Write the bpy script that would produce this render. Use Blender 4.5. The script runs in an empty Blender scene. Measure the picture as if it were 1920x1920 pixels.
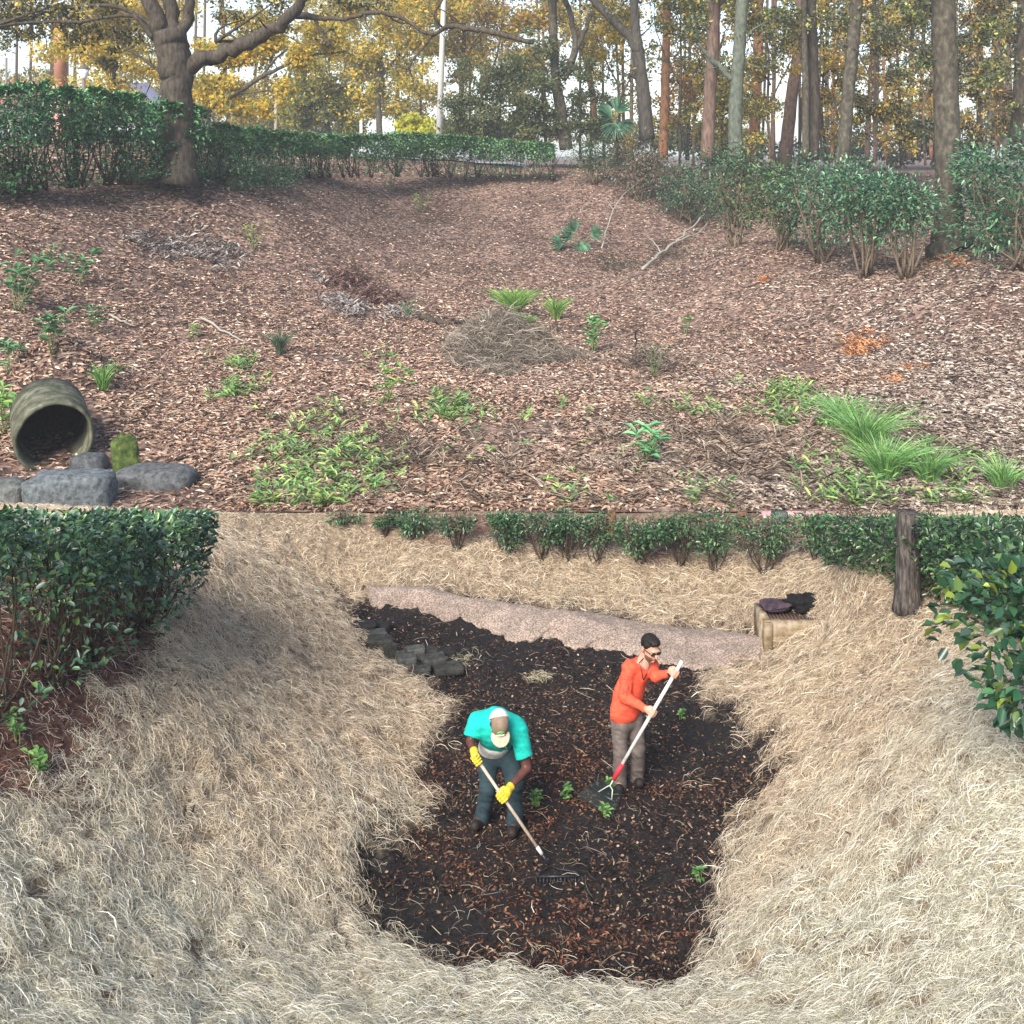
import bpy, math, random
import numpy as np
from mathutils import Vector

# ---------------------------------------------------------------- camera, sky, sun, exposure
S = bpy.context.scene
C = S.collection
F = 2000.0          # focal length in photo pixels (1920 wide); horizon row 290
cam = bpy.data.objects.new('camera', bpy.data.cameras.new('camera'))
C.objects.link(cam); S.camera = cam
cam.location = (0, 0, 0); cam.rotation_euler = (math.radians(90), 0, 0)
cam.data.sensor_width = 36; cam.data.sensor_height = 36
cam.data.lens = 36*F/1920
cam.data.shift_y = -(960-290)/1920
cam.data.clip_start = 0.1; cam.data.clip_end = 3000

SUN_EL, SUN_AZ = math.radians(38), math.radians(205)   # azimuth clockwise from +Y: behind the camera, to the left
w = bpy.data.worlds.new('World'); S.world = w; w.use_nodes = True
nt = w.node_tree; nt.nodes.clear()
sky = nt.nodes.new('ShaderNodeTexSky'); sky.sky_type = 'NISHITA'; sky.sun_disc = False
sky.sun_elevation = SUN_EL; sky.sun_rotation = SUN_AZ
sky.air_density = 1.0; sky.dust_density = 1.0; sky.ozone_density = 1.0
hsv = nt.nodes.new('ShaderNodeHueSaturation'); hsv.inputs['Saturation'].default_value = 0.8
hsv.inputs['Value'].default_value = 1.0
bg = nt.nodes.new('ShaderNodeBackground'); bg.inputs['Strength'].default_value = 0.13
wo = nt.nodes.new('ShaderNodeOutputWorld')
nt.links.new(sky.outputs[0], hsv.inputs['Color']); nt.links.new(hsv.outputs[0], bg.inputs['Color'])
nt.links.new(bg.outputs[0], wo.inputs['Surface'])
sl = bpy.data.lights.new('sun', 'SUN'); sl.energy = 3.6; sl.angle = math.radians(32); sl.color = (1, .93, .82)
so = bpy.data.objects.new('sun', sl); C.objects.link(so)
sd = Vector((math.sin(SUN_AZ)*math.cos(SUN_EL), math.cos(SUN_AZ)*math.cos(SUN_EL), math.sin(SUN_EL)))
so.rotation_euler = sd.to_track_quat('Z', 'Y').to_euler(); so.location = sd*60
S.view_settings.view_transform = 'Standard'; S.view_settings.look = 'None'
S.view_settings.gamma = 1; S.view_settings.exposure = 1.08
S.render.engine = 'CYCLES'
S.cycles.max_bounces = 6; S.cycles.volume_bounces = 0; S.cycles.diffuse_bounces = 3; S.cycles.transmission_bounces = 3; S.cycles.transparent_max_bounces = 4

R = np.random.default_rng(7)

# ---------------------------------------------------------------- helpers
def P(u, v, d):
    return np.array(((u-960)/F*d, d, -(v-290)/F*d))
def lin(*c):
    c = np.array(c, float)/255
    return np.where(c <= .04045, c/12.92, ((c+.055)/1.055)**2.4)
def _h(ix, iy, s):
    n = (ix.astype(np.int64)*374761393 + iy.astype(np.int64)*668265263 + s*982451653) & 0x7fffffff
    n = ((n ^ (n >> 13))*1274126177) & 0x7fffffff
    return ((n ^ (n >> 16)) & 0xffff)/65535.0
def vn(x, y, s=0):
    x = np.asarray(x, float); y = np.asarray(y, float)
    ix = np.floor(x); iy = np.floor(y); fx = x-ix; fy = y-iy
    fx = fx*fx*(3-2*fx); fy = fy*fy*(3-2*fy)
    return ((_h(ix, iy, s)*(1-fx)+_h(ix+1, iy, s)*fx)*(1-fy) + (_h(ix, iy+1, s)*(1-fx)+_h(ix+1, iy+1, s)*fx)*fy)
def fbm(x, y, s=0, o=3):
    t = 0; a = .5
    for i in range(o):
        t = t + a*vn(x*2**i, y*2**i, s+i*17); a *= .5
    return t/(1-.5**o)
def setp(o, label=None, cat=None, group=None, kind=None):
    if label: o['label'] = label
    if cat: o['category'] = cat
    if group: o['group'] = group
    if kind: o['kind'] = kind
    return o
def empty(name, loc, label, cat, group=None, kind=None):
    o = bpy.data.objects.new(name, None); C.objects.link(o); o.location = tuple(loc)
    o.empty_display_size = .2
    return setp(o, label, cat, group, kind)

class MB:
    """collects vertices / faces / face colours, links them as ONE mesh object"""
    def __init__(s): s.V = []; s.F = []; s.K = []; s.n = 0
    def add(s, V, Fc, col=(.5, .5, .5)):
        V = np.asarray(V, float); Fc = np.asarray(Fc, np.int64)
        s.V.append(V); s.F.append(Fc+s.n); s.n += len(V)
        col = np.asarray(col, float)
        if col.ndim == 1: col = np.tile(col[None, :3], (len(Fc), 1))
        s.K.append(col)
        return s
    def box(s, c, h, col=(.5,)*3, rz=0, rx=0, taper=1):
        q = np.array([(x, y, z) for z in (-1, 1) for y in (-1, 1) for x in (-1, 1)], float)*np.array(h)
        q[4:, :2] *= taper
        a, b = math.cos(rx), math.sin(rx); q = q@np.array([[1, 0, 0], [0, a, -b], [0, b, a]]).T
        a, b = math.cos(rz), math.sin(rz); q = q@np.array([[a, -b, 0], [b, a, 0], [0, 0, 1]]).T
        return s.add(q+np.array(c), [(0, 2, 3, 1), (4, 5, 7, 6), (0, 1, 5, 4), (2, 6, 7, 3), (0, 4, 6, 2), (1, 3, 7, 5)], col)
    def tube(s, pts, rad, n=8, col=(.5,)*3, wob=0):
        pts = np.asarray(pts, float); m = len(pts)
        rad = np.ones(m)*rad if np.isscalar(rad) else np.asarray(rad, float)
        T = np.gradient(pts, axis=0); T /= np.linalg.norm(T, axis=1)[:, None]+1e-9
        ref = np.array((0, 1, 0.)) if abs(T[0][1]) < .9 else np.array((1., 0, 0))
        V = []
        A = np.arange(n)*2*math.pi/n
        for i in range(m):
            a = np.cross(T[i], ref); a /= np.linalg.norm(a)+1e-9
            b = np.cross(T[i], a); ref = np.cross(a, T[i])
            r = rad[i]*(1+wob*(R.random(n)-.5))
            V.append(pts[i]+(np.cos(A)*r)[:, None]*a+(np.sin(A)*r)[:, None]*b)
        V = np.concatenate(V+[pts[:1], pts[-1:]])
        Fc = [(i*n+j, i*n+(j+1) % n, (i+1)*n+(j+1) % n, (i+1)*n+j) for i in range(m-1) for j in range(n)]
        c0, c1 = m*n, m*n+1
        for j in range(0, n, 2):
            Fc.append((c0, (j+2) % n, (j+1) % n, j)); q = (m-1)*n
            Fc.append((c1, q+j, q+(j+1) % n, q+(j+2) % n))
        return s.add(V, Fc, col)
    def build(s, name, mat, parent=None, smooth=False, origin=None):
        V = np.concatenate(s.V); Fc = np.concatenate(s.F); K = np.concatenate(s.K)
        me = bpy.data.meshes.new(name)
        og = np.zeros(3)
        if parent is not None: og = np.array(parent.matrix_world.translation) if parent.parent is None else og
        if parent is not None:
            og = np.zeros(3); p = parent
            while p is not None: og = og+np.array(p.location); p = p.parent
        elif origin is not None: og = np.array(origin, float)
        V = V-og
        k = Fc.shape[1]
        me.vertices.add(len(V)); me.vertices.foreach_set('co', V.astype(np.float32).ravel())
        me.loops.add(Fc.size); me.loops.foreach_set('vertex_index', Fc.astype(np.int32).ravel())
        me.polygons.add(len(Fc)); me.polygons.foreach_set('loop_start', np.arange(0, Fc.size, k, dtype=np.int32))
        me.polygons.foreach_set('loop_total', np.full(len(Fc), k, np.int32))
        if smooth: me.polygons.foreach_set('use_smooth', np.ones(len(Fc), bool))
        at = me.attributes.new('Col', 'FLOAT_COLOR', 'FACE')
        at.data.foreach_set('color', np.concatenate([K, np.ones((len(K), 1))], 1).astype(np.float32).ravel())
        me.update(calc_edges=True)
        me.materials.append(mat)
        o = bpy.data.objects.new(name, me); C.objects.link(o)
        if parent is not None: o.parent = parent
        elif origin is not None: o.location = tuple(og)
        return o

def unit(a): return a/(np.linalg.norm(a, axis=-1, keepdims=True)+1e-9)
def rdir(n, zs=1.0):
    a = R.normal(size=(n, 3)); a[:, 2] *= zs; return unit(a)
def leaf_geo(mb, p, d, nrm, L, W, col, fold=.25, curl=.15):
    """lance-shaped leaves folded on the midrib: two quads each"""
    n = len(p); d = unit(d); s = unit(np.cross(d, nrm)); u = np.cross(s, d)
    L = (np.ones(n)*L)[:, None]; W = (np.ones(n)*W)[:, None]
    b = p; t = p+d*L-u*curl*L
    q = lambda a, k, sg: p+d*L*a+s*sg*W*.5*k+u*fold*W*.5
    V = np.stack([b, q(.28, .85, 1), q(.68, .9, 1), t, q(.68, .9, -1), q(.28, .85, -1)], 1).reshape(-1, 3)
    i = np.arange(n)[:, None]*6
    Fc = np.concatenate([i+np.array([[0, 1, 2, 3]]), i+np.array([[0, 3, 4, 5]])])
    mb.add(V, Fc, np.concatenate([col, col*.93]))
def pick(cols, n, jit=.15, wts=None):
    cols = np.array(cols, float); k = R.choice(len(cols), n, p=wts)
    return np.clip(cols[k]*(1+jit*R.normal(size=(n, 1))), .002, 1)
def blades(mb, p, d, up, L, W, arch, lat, col, seg=3):
    """ribbons lying over a surface: straw, grass"""
    n = len(p); d = unit(d); s = unit(np.cross(d, up))
    L = (np.ones(n)*L)[:, None]; W = (np.ones(n)*W)[:, None]
    arch = (np.ones(n)*arch)[:, None]; lat = (np.ones(n)*lat)[:, None]
    tw = R.random((n, 1))*math.pi; ws = s*np.cos(tw)+up*np.sin(tw)
    rows = []
    for i in range(seg+1):
        t = i/seg; c = p+d*L*(t-.5)+up*arch*(4*t*(1-t))+s*lat*(4*t*(1-t))
        k = W*.5*(1-.5*abs(2*t-1)); rows += [c-ws*k, c+ws*k]
    V = np.stack(rows, 1).reshape(-1, 3); m = 2*(seg+1); i0 = np.arange(n)[:, None]*m
    Fc = np.concatenate([i0+np.array([[2*i, 2*i+1, 2*i+3, 2*i+2]]) for i in range(seg)])
    mb.add(V, Fc, np.tile(col, (seg, 1)))

# ---------------------------------------------------------------- materials
def newmat(name):
    m = bpy.data.materials.new(name); m.use_nodes = True
    t = m.node_tree; return m, t, t.nodes['Principled BSDF'], t.nodes['Material Output']
def N(t, ty, **k):
    n = t.nodes.new(ty)
    for a, b in k.items():
        if a in n.inputs: n.inputs[a].default_value = b
        else: setattr(n, a, b)
    return n
def leafmat(name, rough=.5, trans=.3, spec=.5, var=.0):
    m, t, b, o = newmat(name)
    a = N(t, 'ShaderNodeAttribute', attribute_name='Col')
    t.links.new(a.outputs['Color'], b.inputs['Base Color'])
    b.inputs['Roughness'].default_value = rough; b.inputs['Specular IOR Level'].default_value = spec
    if trans:
        tr = N(t, 'ShaderNodeBsdfTranslucent'); mx = N(t, 'ShaderNodeMixShader'); mx.inputs[0].default_value = trans
        t.links.new(a.outputs['Color'], tr.inputs['Color']); t.links.new(b.outputs[0], mx.inputs[1])
        t.links.new(tr.outputs[0], mx.inputs[2]); t.links.new(mx.outputs[0], o.inputs['Surface'])
    return m
def bumpmat(name, c1, c2, scale=8, rough=.85, bump=.4, dist=.02, stretch=(1, 1, 1), c3=None, metal=0, attr=False, vor=False, spec=.3):
    m, t, b, o = newmat(name)
    tc = N(t, 'ShaderNodeTexCoord'); mp = N(t, 'ShaderNodeMapping'); mp.inputs['Scale'].default_value = stretch
    t.links.new(tc.outputs['Object'], mp.inputs[0])
    n = N(t, 'ShaderNodeTexNoise', Scale=scale, Detail=8, Roughness=.65); t.links.new(mp.outputs[0], n.inputs['Vector'])
    r = N(t, 'ShaderNodeValToRGB'); e = r.color_ramp.elements
    e[0].position = .32; e[0].color = (*c1, 1); e[1].position = .68; e[1].color = (*c2, 1)
    if c3 is not None: x = e.new(.5); x.color = (*c3, 1)
    t.links.new(n.outputs['Fac'], r.inputs[0])
    src = n.outputs['Fac']
    if vor:
        v = N(t, 'ShaderNodeTexVoronoi', Scale=scale*1.5); t.links.new(mp.outputs[0], v.inputs['Vector']); src = v.outputs['Distance']
    if attr:
        a = N(t, 'ShaderNodeAttribute', attribute_name='Col'); mx = N(t, 'ShaderNodeMix', data_type='RGBA', blend_type='MULTIPLY')
        mx.inputs[0].default_value = 1; t.links.new(r.outputs[0], mx.inputs[6]); t.links.new(a.outputs[0], mx.inputs[7])
        t.links.new(mx.outputs[2], b.inputs['Base Color'])
    else: t.links.new(r.outputs[0], b.inputs['Base Color'])
    bp = N(t, 'ShaderNodeBump', Strength=bump, Distance=dist); t.links.new(src, bp.inputs['Height'])
    t.links.new(bp.outputs[0], b.inputs['Normal'])
    b.inputs['Roughness'].default_value = rough; b.inputs['Metallic'].default_value = metal
    b.inputs['Specular IOR Level'].default_value = spec
    return m
M = {}
M['leaf'] = leafmat('leaf', .45, .25)
M['leafb'] = leafmat('sunlit_leaf', .5, .58)
M['gloss'] = leafmat('glossy_leaf', .28, .12, .6)
M['dry'] = leafmat('dry_leaf', .8, .1, .2)
M['straw'] = leafmat('straw', .6, .28, .35)
M['bark'] = bumpmat('bark', (.018, .016, .013), (.095, .085, .07), 9, .9, .9, .06, (1, 1, .25))
M['barkf'] = bumpmat('furrowed_bark', (.012, .010, .009), (.20, .175, .155), 26, .95, 1.0, .05, (1, 1, .16), c3=(.075, .065, .058))
M['barkg'] = bumpmat('lichen_bark', (.045, .055, .045), (.15, .17, .13), 7, .9, .6, .04, (1, 1, .5))
M['barko'] = bumpmat('pine_bark', (.08, .04, .025), (.34, .17, .085), 8, .9, .8, .05, (1, 1, .3))  # brown bark; the sun's orange on the pines is put into its colour
M['barkp'] = bumpmat('pinkish_bark', (.06, .04, .032), (.22, .145, .11), 8, .9, .8, .05, (1, 1, .3))
M['barkd'] = bumpmat('dark_bark', (.015, .013, .011), (.1, .08, .06), 9, .9, .9, .05, (1, 1, .3))
M['barkm'] = bumpmat('mottled_bark', (.03, .025, .018), (.14, .13, .095), 6, .9, .7, .05, (1, 1, .6), c3=(.07, .06, .045))
M['twig'] = bumpmat('twig', (.09, .065, .045), (.26, .2, .14), 20, .9, .3, .005)
M['twigd'] = bumpmat('dark_twig', (.025, .018, .013), (.1, .07, .05), 20, .9, .3, .005)
M['dead'] = bumpmat('dead_wood', (.2, .19, .16), (.42, .4, .34), 20, .9, .3, .005)
# ---------------------------------------------------------------- terrain
def tps_fit(pts, lam=.02):
    X = np.array(pts, float); n = len(X); p = X[:, :2]; z = X[:, 2]
    r = np.linalg.norm(p[:, None]-p[None], axis=2); K = r*r*np.log(r+1e-9)
    A = np.zeros((n+3, n+3)); A[:n, :n] = K+lam*np.eye(n); A[:n, n] = 1; A[:n, n+1:] = p; A[n, :n] = 1; A[n+1:, :n] = p.T
    w = np.linalg.solve(A, np.concatenate([z, np.zeros(3)]))
    return p, w
def tps(fit, x, y):
    p, w = fit; x = np.asarray(x, float); y = np.asarray(y, float); sh = x.shape; x = x.ravel(); y = y.ravel()
    o = np.empty(len(x))
    for i in range(0, len(x), 40000):
        a = x[i:i+40000]; b = y[i:i+40000]
        r2 = (a[:, None]-p[:, 0])**2+(b[:, None]-p[:, 1])**2
        o[i:i+40000] = (.5*r2*np.log(r2+1e-12))@w[:len(p)]+w[len(p)]+w[len(p)+1]*a+w[len(p)+2]*b
    return o.reshape(sh)
def uvz(u, v, z): d = -z*F/(v-290); return ((u-960)/F*d, d, z)
Z0 = -7.2
low = [uvz(u, v, Z0) for u, v in [(1100, 1840), (900, 1820), (1290, 1830), (720, 1740), (1000, 1700), (1320, 1650), (830, 1480), (1100, 1450),
       (1400, 1450), (860, 1330), (1320, 1300), (780, 1230), (1100, 1230), (680, 1150), (900, 1160), (1390, 1215), (640, 1108), (1150, 1190), (1100, 1600), (760,1600)]]
low += [uvz(*a) for a in [(0, 1919, -5.5), (0, 1700, -5.5), (0, 1400, -5.1), (0, 1330, -4.9), (300, 1600, -6.2), (300, 1400, -5.8), (330, 1130, -5.5),
       (400, 1200, -6.0), (600, 1450, -6.7), (600, 1620, -6.85), (500, 1250, -6.5), (450, 1050, -6.1), (300, 1900, -6.2), (700, 1900, -6.8),
       (1000, 1919, -6.8), (1500, 1919, -6.5), (1919, 1919, -5.6), (1919, 1600, -5.4), (1919, 1400, -5.1), (1600, 1600, -6.3), (1600, 1400, -6.2),
       (1500, 1300, -6.75), (1700, 1140, -5.8), (1600, 1090, -5.9), (1575, 1160, -6.42), (1300, 1070, -6.85), (1000, 1070, -6.85), (800, 1050, -6.8),
       (1450, 1100, -6.75), (1520, 1100, -6.5), (1495, 1205, -6.92), (1540, 1180, -6.72), (1440, 1750, -6.75), (1300, 1905, -6.85)]]
low += [(x, 19, -6.36) for x in (-16, -12, -9, -6, -3, 0, 3, 6, 9, 12, 16)]
low += [(-6, 0, -1.7), (0, 0, -1.8), (6, 0, -1.7), (0, 4, -4.3), (-5, 4, -3.6), (5, 4, -3.6), (-8, 9, -4.6), (-10, 14, -5.0), (8, 9, -4.6), (9, 14, -5.3), (-14, 10, -4.6), (14, 10, -4.6), (-14, 15, -5.3), (14, 15, -5.3)]
LF = tps_fit(low)
def uvd(u, v, d): return ((u-960)/F*d, d, -(v-290)/F*d)
up = [(x, 19, -6.36) for x in (-16, -12, -8, -4, 0, 4, 8, 12, 16)]
up += [uvz(*a) for a in [(0, 880, -6.3), (960, 880, -6.25), (1919, 880, -6.1), (960, 750, -6.2), (500, 750, -6.15), (1400, 700, -6.1), (960, 620, -6.1),
       (700, 620, -5.8), (1300, 600, -6.0), (1600, 650, -5.9), (1919, 700, -5.5), (1919, 600, -4.8), (1000, 540, -5.8), (1000, 450, -4.4), (1000, 380, -2.8),
       (0, 560, -4.3), (0, 450, -2.8), (0, 700, -5.6), (0, 790, -5.95), (300, 450, -3.3), (300, 560, -4.8), (300, 700, -6.0), (600, 400, -2.8), (600, 500, -4.7),
       (800, 420, -3.8), (800, 500, -5.2), (1300, 500, -5.2), (1300, 420, -3.9)]]
up += [uvd(*a) for a in [(1000, 333, 68), (800, 330, 66), (600, 340, 56), (400, 360, 46), (0, 375, 38), (1150, 345, 62), (1380, 460, 46), (1480, 490, 42),
       (1700, 520, 36), (1780, 465, 41), (1919, 500, 34), (1919, 430, 40)]]
up += [(x, 95, -1.5) for x in (-80, -50, -25, 0, 25, 50, 80)]+[(x, 140, -1.5) for x in (-90, -40, 0, 40, 90)]
up += [(-30, 19, -4.5), (30, 19, -4.5), (-30, 40, -1.5), (-40, 60, -1.5), (30, 40, -2), (32, 60, -1.9), (18, 60, -2.3), (45, 70, -1.7)]
UF = tps_fit(up)
def hL0(x, y): return tps(LF, x, y)
def hU0(x, y): return tps(UF, x, y)

def unproj_many(poly, h, lo, hi):
    out = []
    ds = np.linspace(lo, hi, 900)
    for u, v in poly:
        x = (u-960)/F*ds; z = -(v-290)/F*ds
        g = h(x, ds); k = np.argmax(z <= g+1e-6) if (z <= g+1e-6).any() else len(ds)-1
        out.append((x[k], ds[k]))
    return np.array(out)
def inpoly_soft(poly, x, y):
    """signed distance (positive inside) of points to a polygon"""
    x = x.ravel(); y = y.ravel(); n = len(poly); dm = np.full(len(x), 1e9); ins = np.zeros(len(x), bool)
    for i in range(n):
        ax, ay = poly[i]; bx, by = poly[(i+1) % n]; ex, ey = bx-ax, by-ay
        t = np.clip(((x-ax)*ex+(y-ay)*ey)/(ex*ex+ey*ey+1e-12), 0, 1)
        dm = np.minimum(dm, np.hypot(x-ax-t*ex, y-ay-t*ey))
        c = ((ay > y) != (by > y)) & (x < (bx-ax)*(y-ay)/(by-ay+1e-12)+ax); ins ^= c
    return np.where(ins, dm, -dm)
mudpx = [(600, 1102), (800, 1118), (1000, 1143), (1200, 1166), (1420, 1183), (1445, 1235), (1330, 1262), (1290, 1285), (1370, 1320), (1430, 1390), (1458, 1470), (1415, 1545),
         (1355, 1640), (1365, 1740), (1320, 1845), (1130, 1862), (960, 1855), (880, 1825), (760, 1800), (680, 1760), (630, 1690), (680, 1610), (745, 1560), (790, 1520), (778, 1460), (790, 1400), (835, 1330), (770, 1270), (690, 1210), (640, 1150)]
MUD = unproj_many(mudpx, hL0, 5, 19)
mulpx = [(-150, 1050), (330, 1040), (345, 1130), (300, 1200), (250, 1280), (190, 1330), (150, 1390), (120, 1450), (60, 1490), (-150, 1520)]
MUL = unproj_many(mulpx, hL0, 5, 19)
redpx = [(700, 961), (760, 1005), (860, 1022), (1000, 1035), (1100, 1043), (1300, 1048), (1440, 1055), (1560, 1035), (1700, 1110), (1790, 1150), (2100, 1220), (2100, 961)]
REDP = unproj_many(redpx, hL0, 5, 19)
def masks(x, y):
    nz = (fbm(x*2.2, y*2.2, 5)-.5)*.9+(vn(x*9, y*9, 8)-.5)*.22
    a = inpoly_soft(MUD, x, y).reshape(x.shape)+nz*.6
    b = inpoly_soft(MUL, x, y).reshape(x.shape)+nz
    c = inpoly_soft(REDP, x, y).reshape(x.shape)+nz*.8
    f = lambda q, w: np.clip(q/w+.5, 0, 1)
    mud = f(a+(vn(x*23, y*23, 12)-.5)*.4+(vn(x*6,y*6,13)-.5)*.25, .34); mul = np.maximum(f(b, .5), f(c, .5)*.8)*(1-mud)
    return mud, mul
def straw_bump(x, y):
    a = fbm(x*1.6+.4*y, y*1.6, 31); b = fbm(x*4.5, y*4.5, 33, 2); return (a-.5)*.17+np.abs(b-.5)*-.20+(vn(x*9, y*9, 35)-.5)*.05+.04
def mud_bump(x, y): return (fbm(x*5, y*5, 41)-.5)*.14+(vn(x*16, y*16, 43)-.5)*.035+(vn(x*34,y*34,44)-.5)*.018
def hL(x, y):
    x = np.asarray(x, float); y = np.asarray(y, float)
    mud, mul = masks(x, y)
    e = np.clip((19-y)/.5, 0, 1)
    return hL0(x, y)+e*((1-mud)*(1-.6*mul)*(straw_bump(x, y)+.05)+mud*mud_bump(x, y))
def hU(x, y):
    x = np.asarray(x, float); y = np.asarray(y, float)
    e = np.clip((y-19)/2.0, 0, 1)
    bump = PB[2]*np.exp(-((x-PB[0])**2+(y-PB[1])**2)/1.9)+MD[2]*np.exp(-((x-MD[0])/1.5)**4-((y-MD[1])/1.3)**4)
    return hU0(x, y)+bump+e*((fbm(x*.5, y*.5, 51)-.5)*.4+(vn(x*2, y*2, 53)-.5)*.10)
def upmud(x, y):
    nz = (fbm(x*1.3, y*1.3, 55)-.5)*1.1; o = np.clip((inpoly_soft(UM[0], x, y).reshape(x.shape)+nz*.7)/.25+.5, 0, 1)
    for q in UM[1:]: o = np.maximum(o, np.clip((inpoly_soft(q, x, y).reshape(x.shape)+nz)/.3+.5, 0, 1)*.85)
    return o
PB = (-11.4, 27.0, 1.15); MD = (-.1, 33.2, .8)
UM = [unproj_many(q, hU0, 19, 70) for q in ([(-60, 870), (30, 830), (40, 770), (120, 740), (190, 780), (200, 840), (340, 862), (385, 905), (400, 950), (330, 960), (-60, 960)], [(1425, 668), (1530, 676), (1560, 700), (1500, 706), (1440, 690)], [(1140, 880), (1210, 875), (1220, 925), (1150, 925)], [(860,800),(1050,790),(1060,830),(900,840)], [(700, 905), (800, 900), (830, 935), (720, 940)], [(1700, 800), (1800, 815), (1760, 850), (1690, 830)], [(280, 540), (335, 545), (330, 562), (285, 558)])]
def sheet(name, xs, ys, h, mat, cols=None):
    X, Y = np.meshgrid(xs, ys); Zz = h(X, Y); nx, ny = len(xs), len(ys)
    i, j = np.meshgrid(np.arange(nx-1), np.arange(ny-1)); a = (j*nx+i).ravel()
    me_b = MB(); me_b.add(np.stack([X, Y, Zz], -1).reshape(-1, 3), np.stack([a, a+1, a+nx+1, a+nx], 1))
    o = me_b.build(name, mat, smooth=True); setp(o, kind='structure')
    if cols is not None:
        K = cols(X, Y).reshape(-1, 3); at = o.data.attributes.new('Mask', 'FLOAT_COLOR', 'POINT')
        at.data.foreach_set('color', np.concatenate([K, np.ones((len(K), 1))], 1).astype(np.float32).ravel())
    return o
def groundmat():
    m, t, b, o = newmat('swale_ground')
    g = N(t, 'ShaderNodeNewGeometry'); a = N(t, 'ShaderNodeAttribute', attribute_name='Mask'); sp = N(t, 'ShaderNodeSeparateColor')
    t.links.new(a.outputs['Color'], sp.inputs[0])
    def ramp(sc, cs, det=8):
        n = N(t, 'ShaderNodeTexNoise', Scale=sc, Detail=det, Roughness=.7); t.links.new(g.outputs['Position'], n.inputs['Vector'])
        r = N(t, 'ShaderNodeValToRGB'); e = r.color_ramp.elements
        e[0].position = .3; e[0].color = (*cs[0], 1); e[1].position = .7; e[1].color = (*cs[-1], 1)
        for k, c in enumerate(cs[1:-1]): x = e.new(.3+.4*(k+1)/(len(cs)-1)); x.color = (*c, 1)
        t.links.new(n.outputs[0], r.inputs[0]); return r.outputs[0], n.outputs[0]
    s, sn = ramp(14, [(.06, .04, .027), (.20, .15, .10), (.42, .34, .24)])  # dark browns put the shade between straw clumps into the ground colour
    d, dn = ramp(22, [(.004, .0035, .0035), (.012, .010, .010), (.028, .021, .02)])
    u, un = ramp(18, [(.035, .014, .01), (.10, .045, .035), (.2, .12, .1)])
    def mix(f, x, y):
        q = N(t, 'ShaderNodeMix', data_type='RGBA'); t.links.new(f, q.inputs[0]); t.links.new(x, q.inputs[6]); t.links.new(y, q.inputs[7]); return q.outputs[2]
    c = mix(sp.outputs[0], mix(sp.outputs[1], s, u), d)
    t.links.new(c, b.inputs['Base Color'])
    bp = N(t, 'ShaderNodeBump', Strength=.8, Distance=.03); t.links.new(dn, bp.inputs['Height']); t.links.new(bp.outputs[0], b.inputs['Normal'])
    b.inputs['Roughness'].default_value = .85; b.inputs['Specular IOR Level'].default_value = .25
    return m
def mk(X, Y):
    a, b = masks(X, Y); return np.stack([a, b, a*0], -1)
xs = np.concatenate([np.arange(-26, -8, .5), np.arange(-8, 8, .045), np.arange(8, 26.1, .5)])
ys = np.concatenate([np.arange(-6, 6.5, .3), np.arange(6.5, 19, .045), [19]])
sheet('swale_ground', xs, ys, hL, groundmat(), mk)

def littermat():
    m, t, b, o = newmat('leaf_litter_ground')
    g = N(t, 'ShaderNodeNewGeometry')
    v = N(t, 'ShaderNodeTexVoronoi', Scale=9.0); t.links.new(g.outputs['Position'], v.inputs['Vector'])
    sep = N(t, 'ShaderNodeSeparateColor'); t.links.new(v.outputs['Color'], sep.inputs[0])
    r = N(t, 'ShaderNodeValToRGB'); e = r.color_ramp.elements
    e[0].position = 0; e[0].color = (.035, .022, .017, 1); e[1].position = 1; e[1].color = (.36, .25, .2, 1)
    for p, c in ((.35, (.10, .06, .045)), (.6, (.19, .12, .09)), (.85, (.27, .18, .14))): x = e.new(p); x.color = (*c, 1)
    t.links.new(sep.outputs[0], r.inputs[0])
    n = N(t, 'ShaderNodeTexNoise', Scale=.35, Detail=5); t.links.new(g.outputs['Position'], n.inputs['Vector'])
    r2 = N(t, 'ShaderNodeValToRGB'); e = r2.color_ramp.elements; e[0].position = .35; e[0].color = (.55, .5, .48, 1); e[1].position = .6; e[1].color = (1, 1, 1, 1)
    t.links.new(n.outputs[0], r2.inputs[0])
    mx = N(t, 'ShaderNodeMix', data_type='RGBA', blend_type='MULTIPLY'); mx.inputs[0].default_value = 1
    t.links.new(r.outputs[0], mx.inputs[6]); t.links.new(r2.outputs[0], mx.inputs[7]); t.links.new(mx.outputs[2], b.inputs['Base Color'])
    bp = N(t, 'ShaderNodeBump', Strength=.8, Distance=.04); t.links.new(v.outputs['Distance'], bp.inputs['Height']); t.links.new(bp.outputs[0], b.inputs['Normal'])
    b.inputs['Roughness'].default_value = .9
    return m
ys = 19+np.concatenate([np.arange(0, 8, .16), np.arange(8, 55, .3), np.arange(55, 130, 2), [131, 160, 220, 400, 1000]])
xs = np.concatenate([[-900, -300, -120, -80], np.arange(-50, 50.1, .35), [80, 120, 300, 900]])
def hUf(x, y):
    yy = np.minimum(y, 130); xx = np.clip(x, -75, 75); return hU(xx, yy)
sheet('basin_ground', xs, ys, hUf, littermat(), lambda X, Y: np.stack([upmud(X, Y)]*3, -1))

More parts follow.
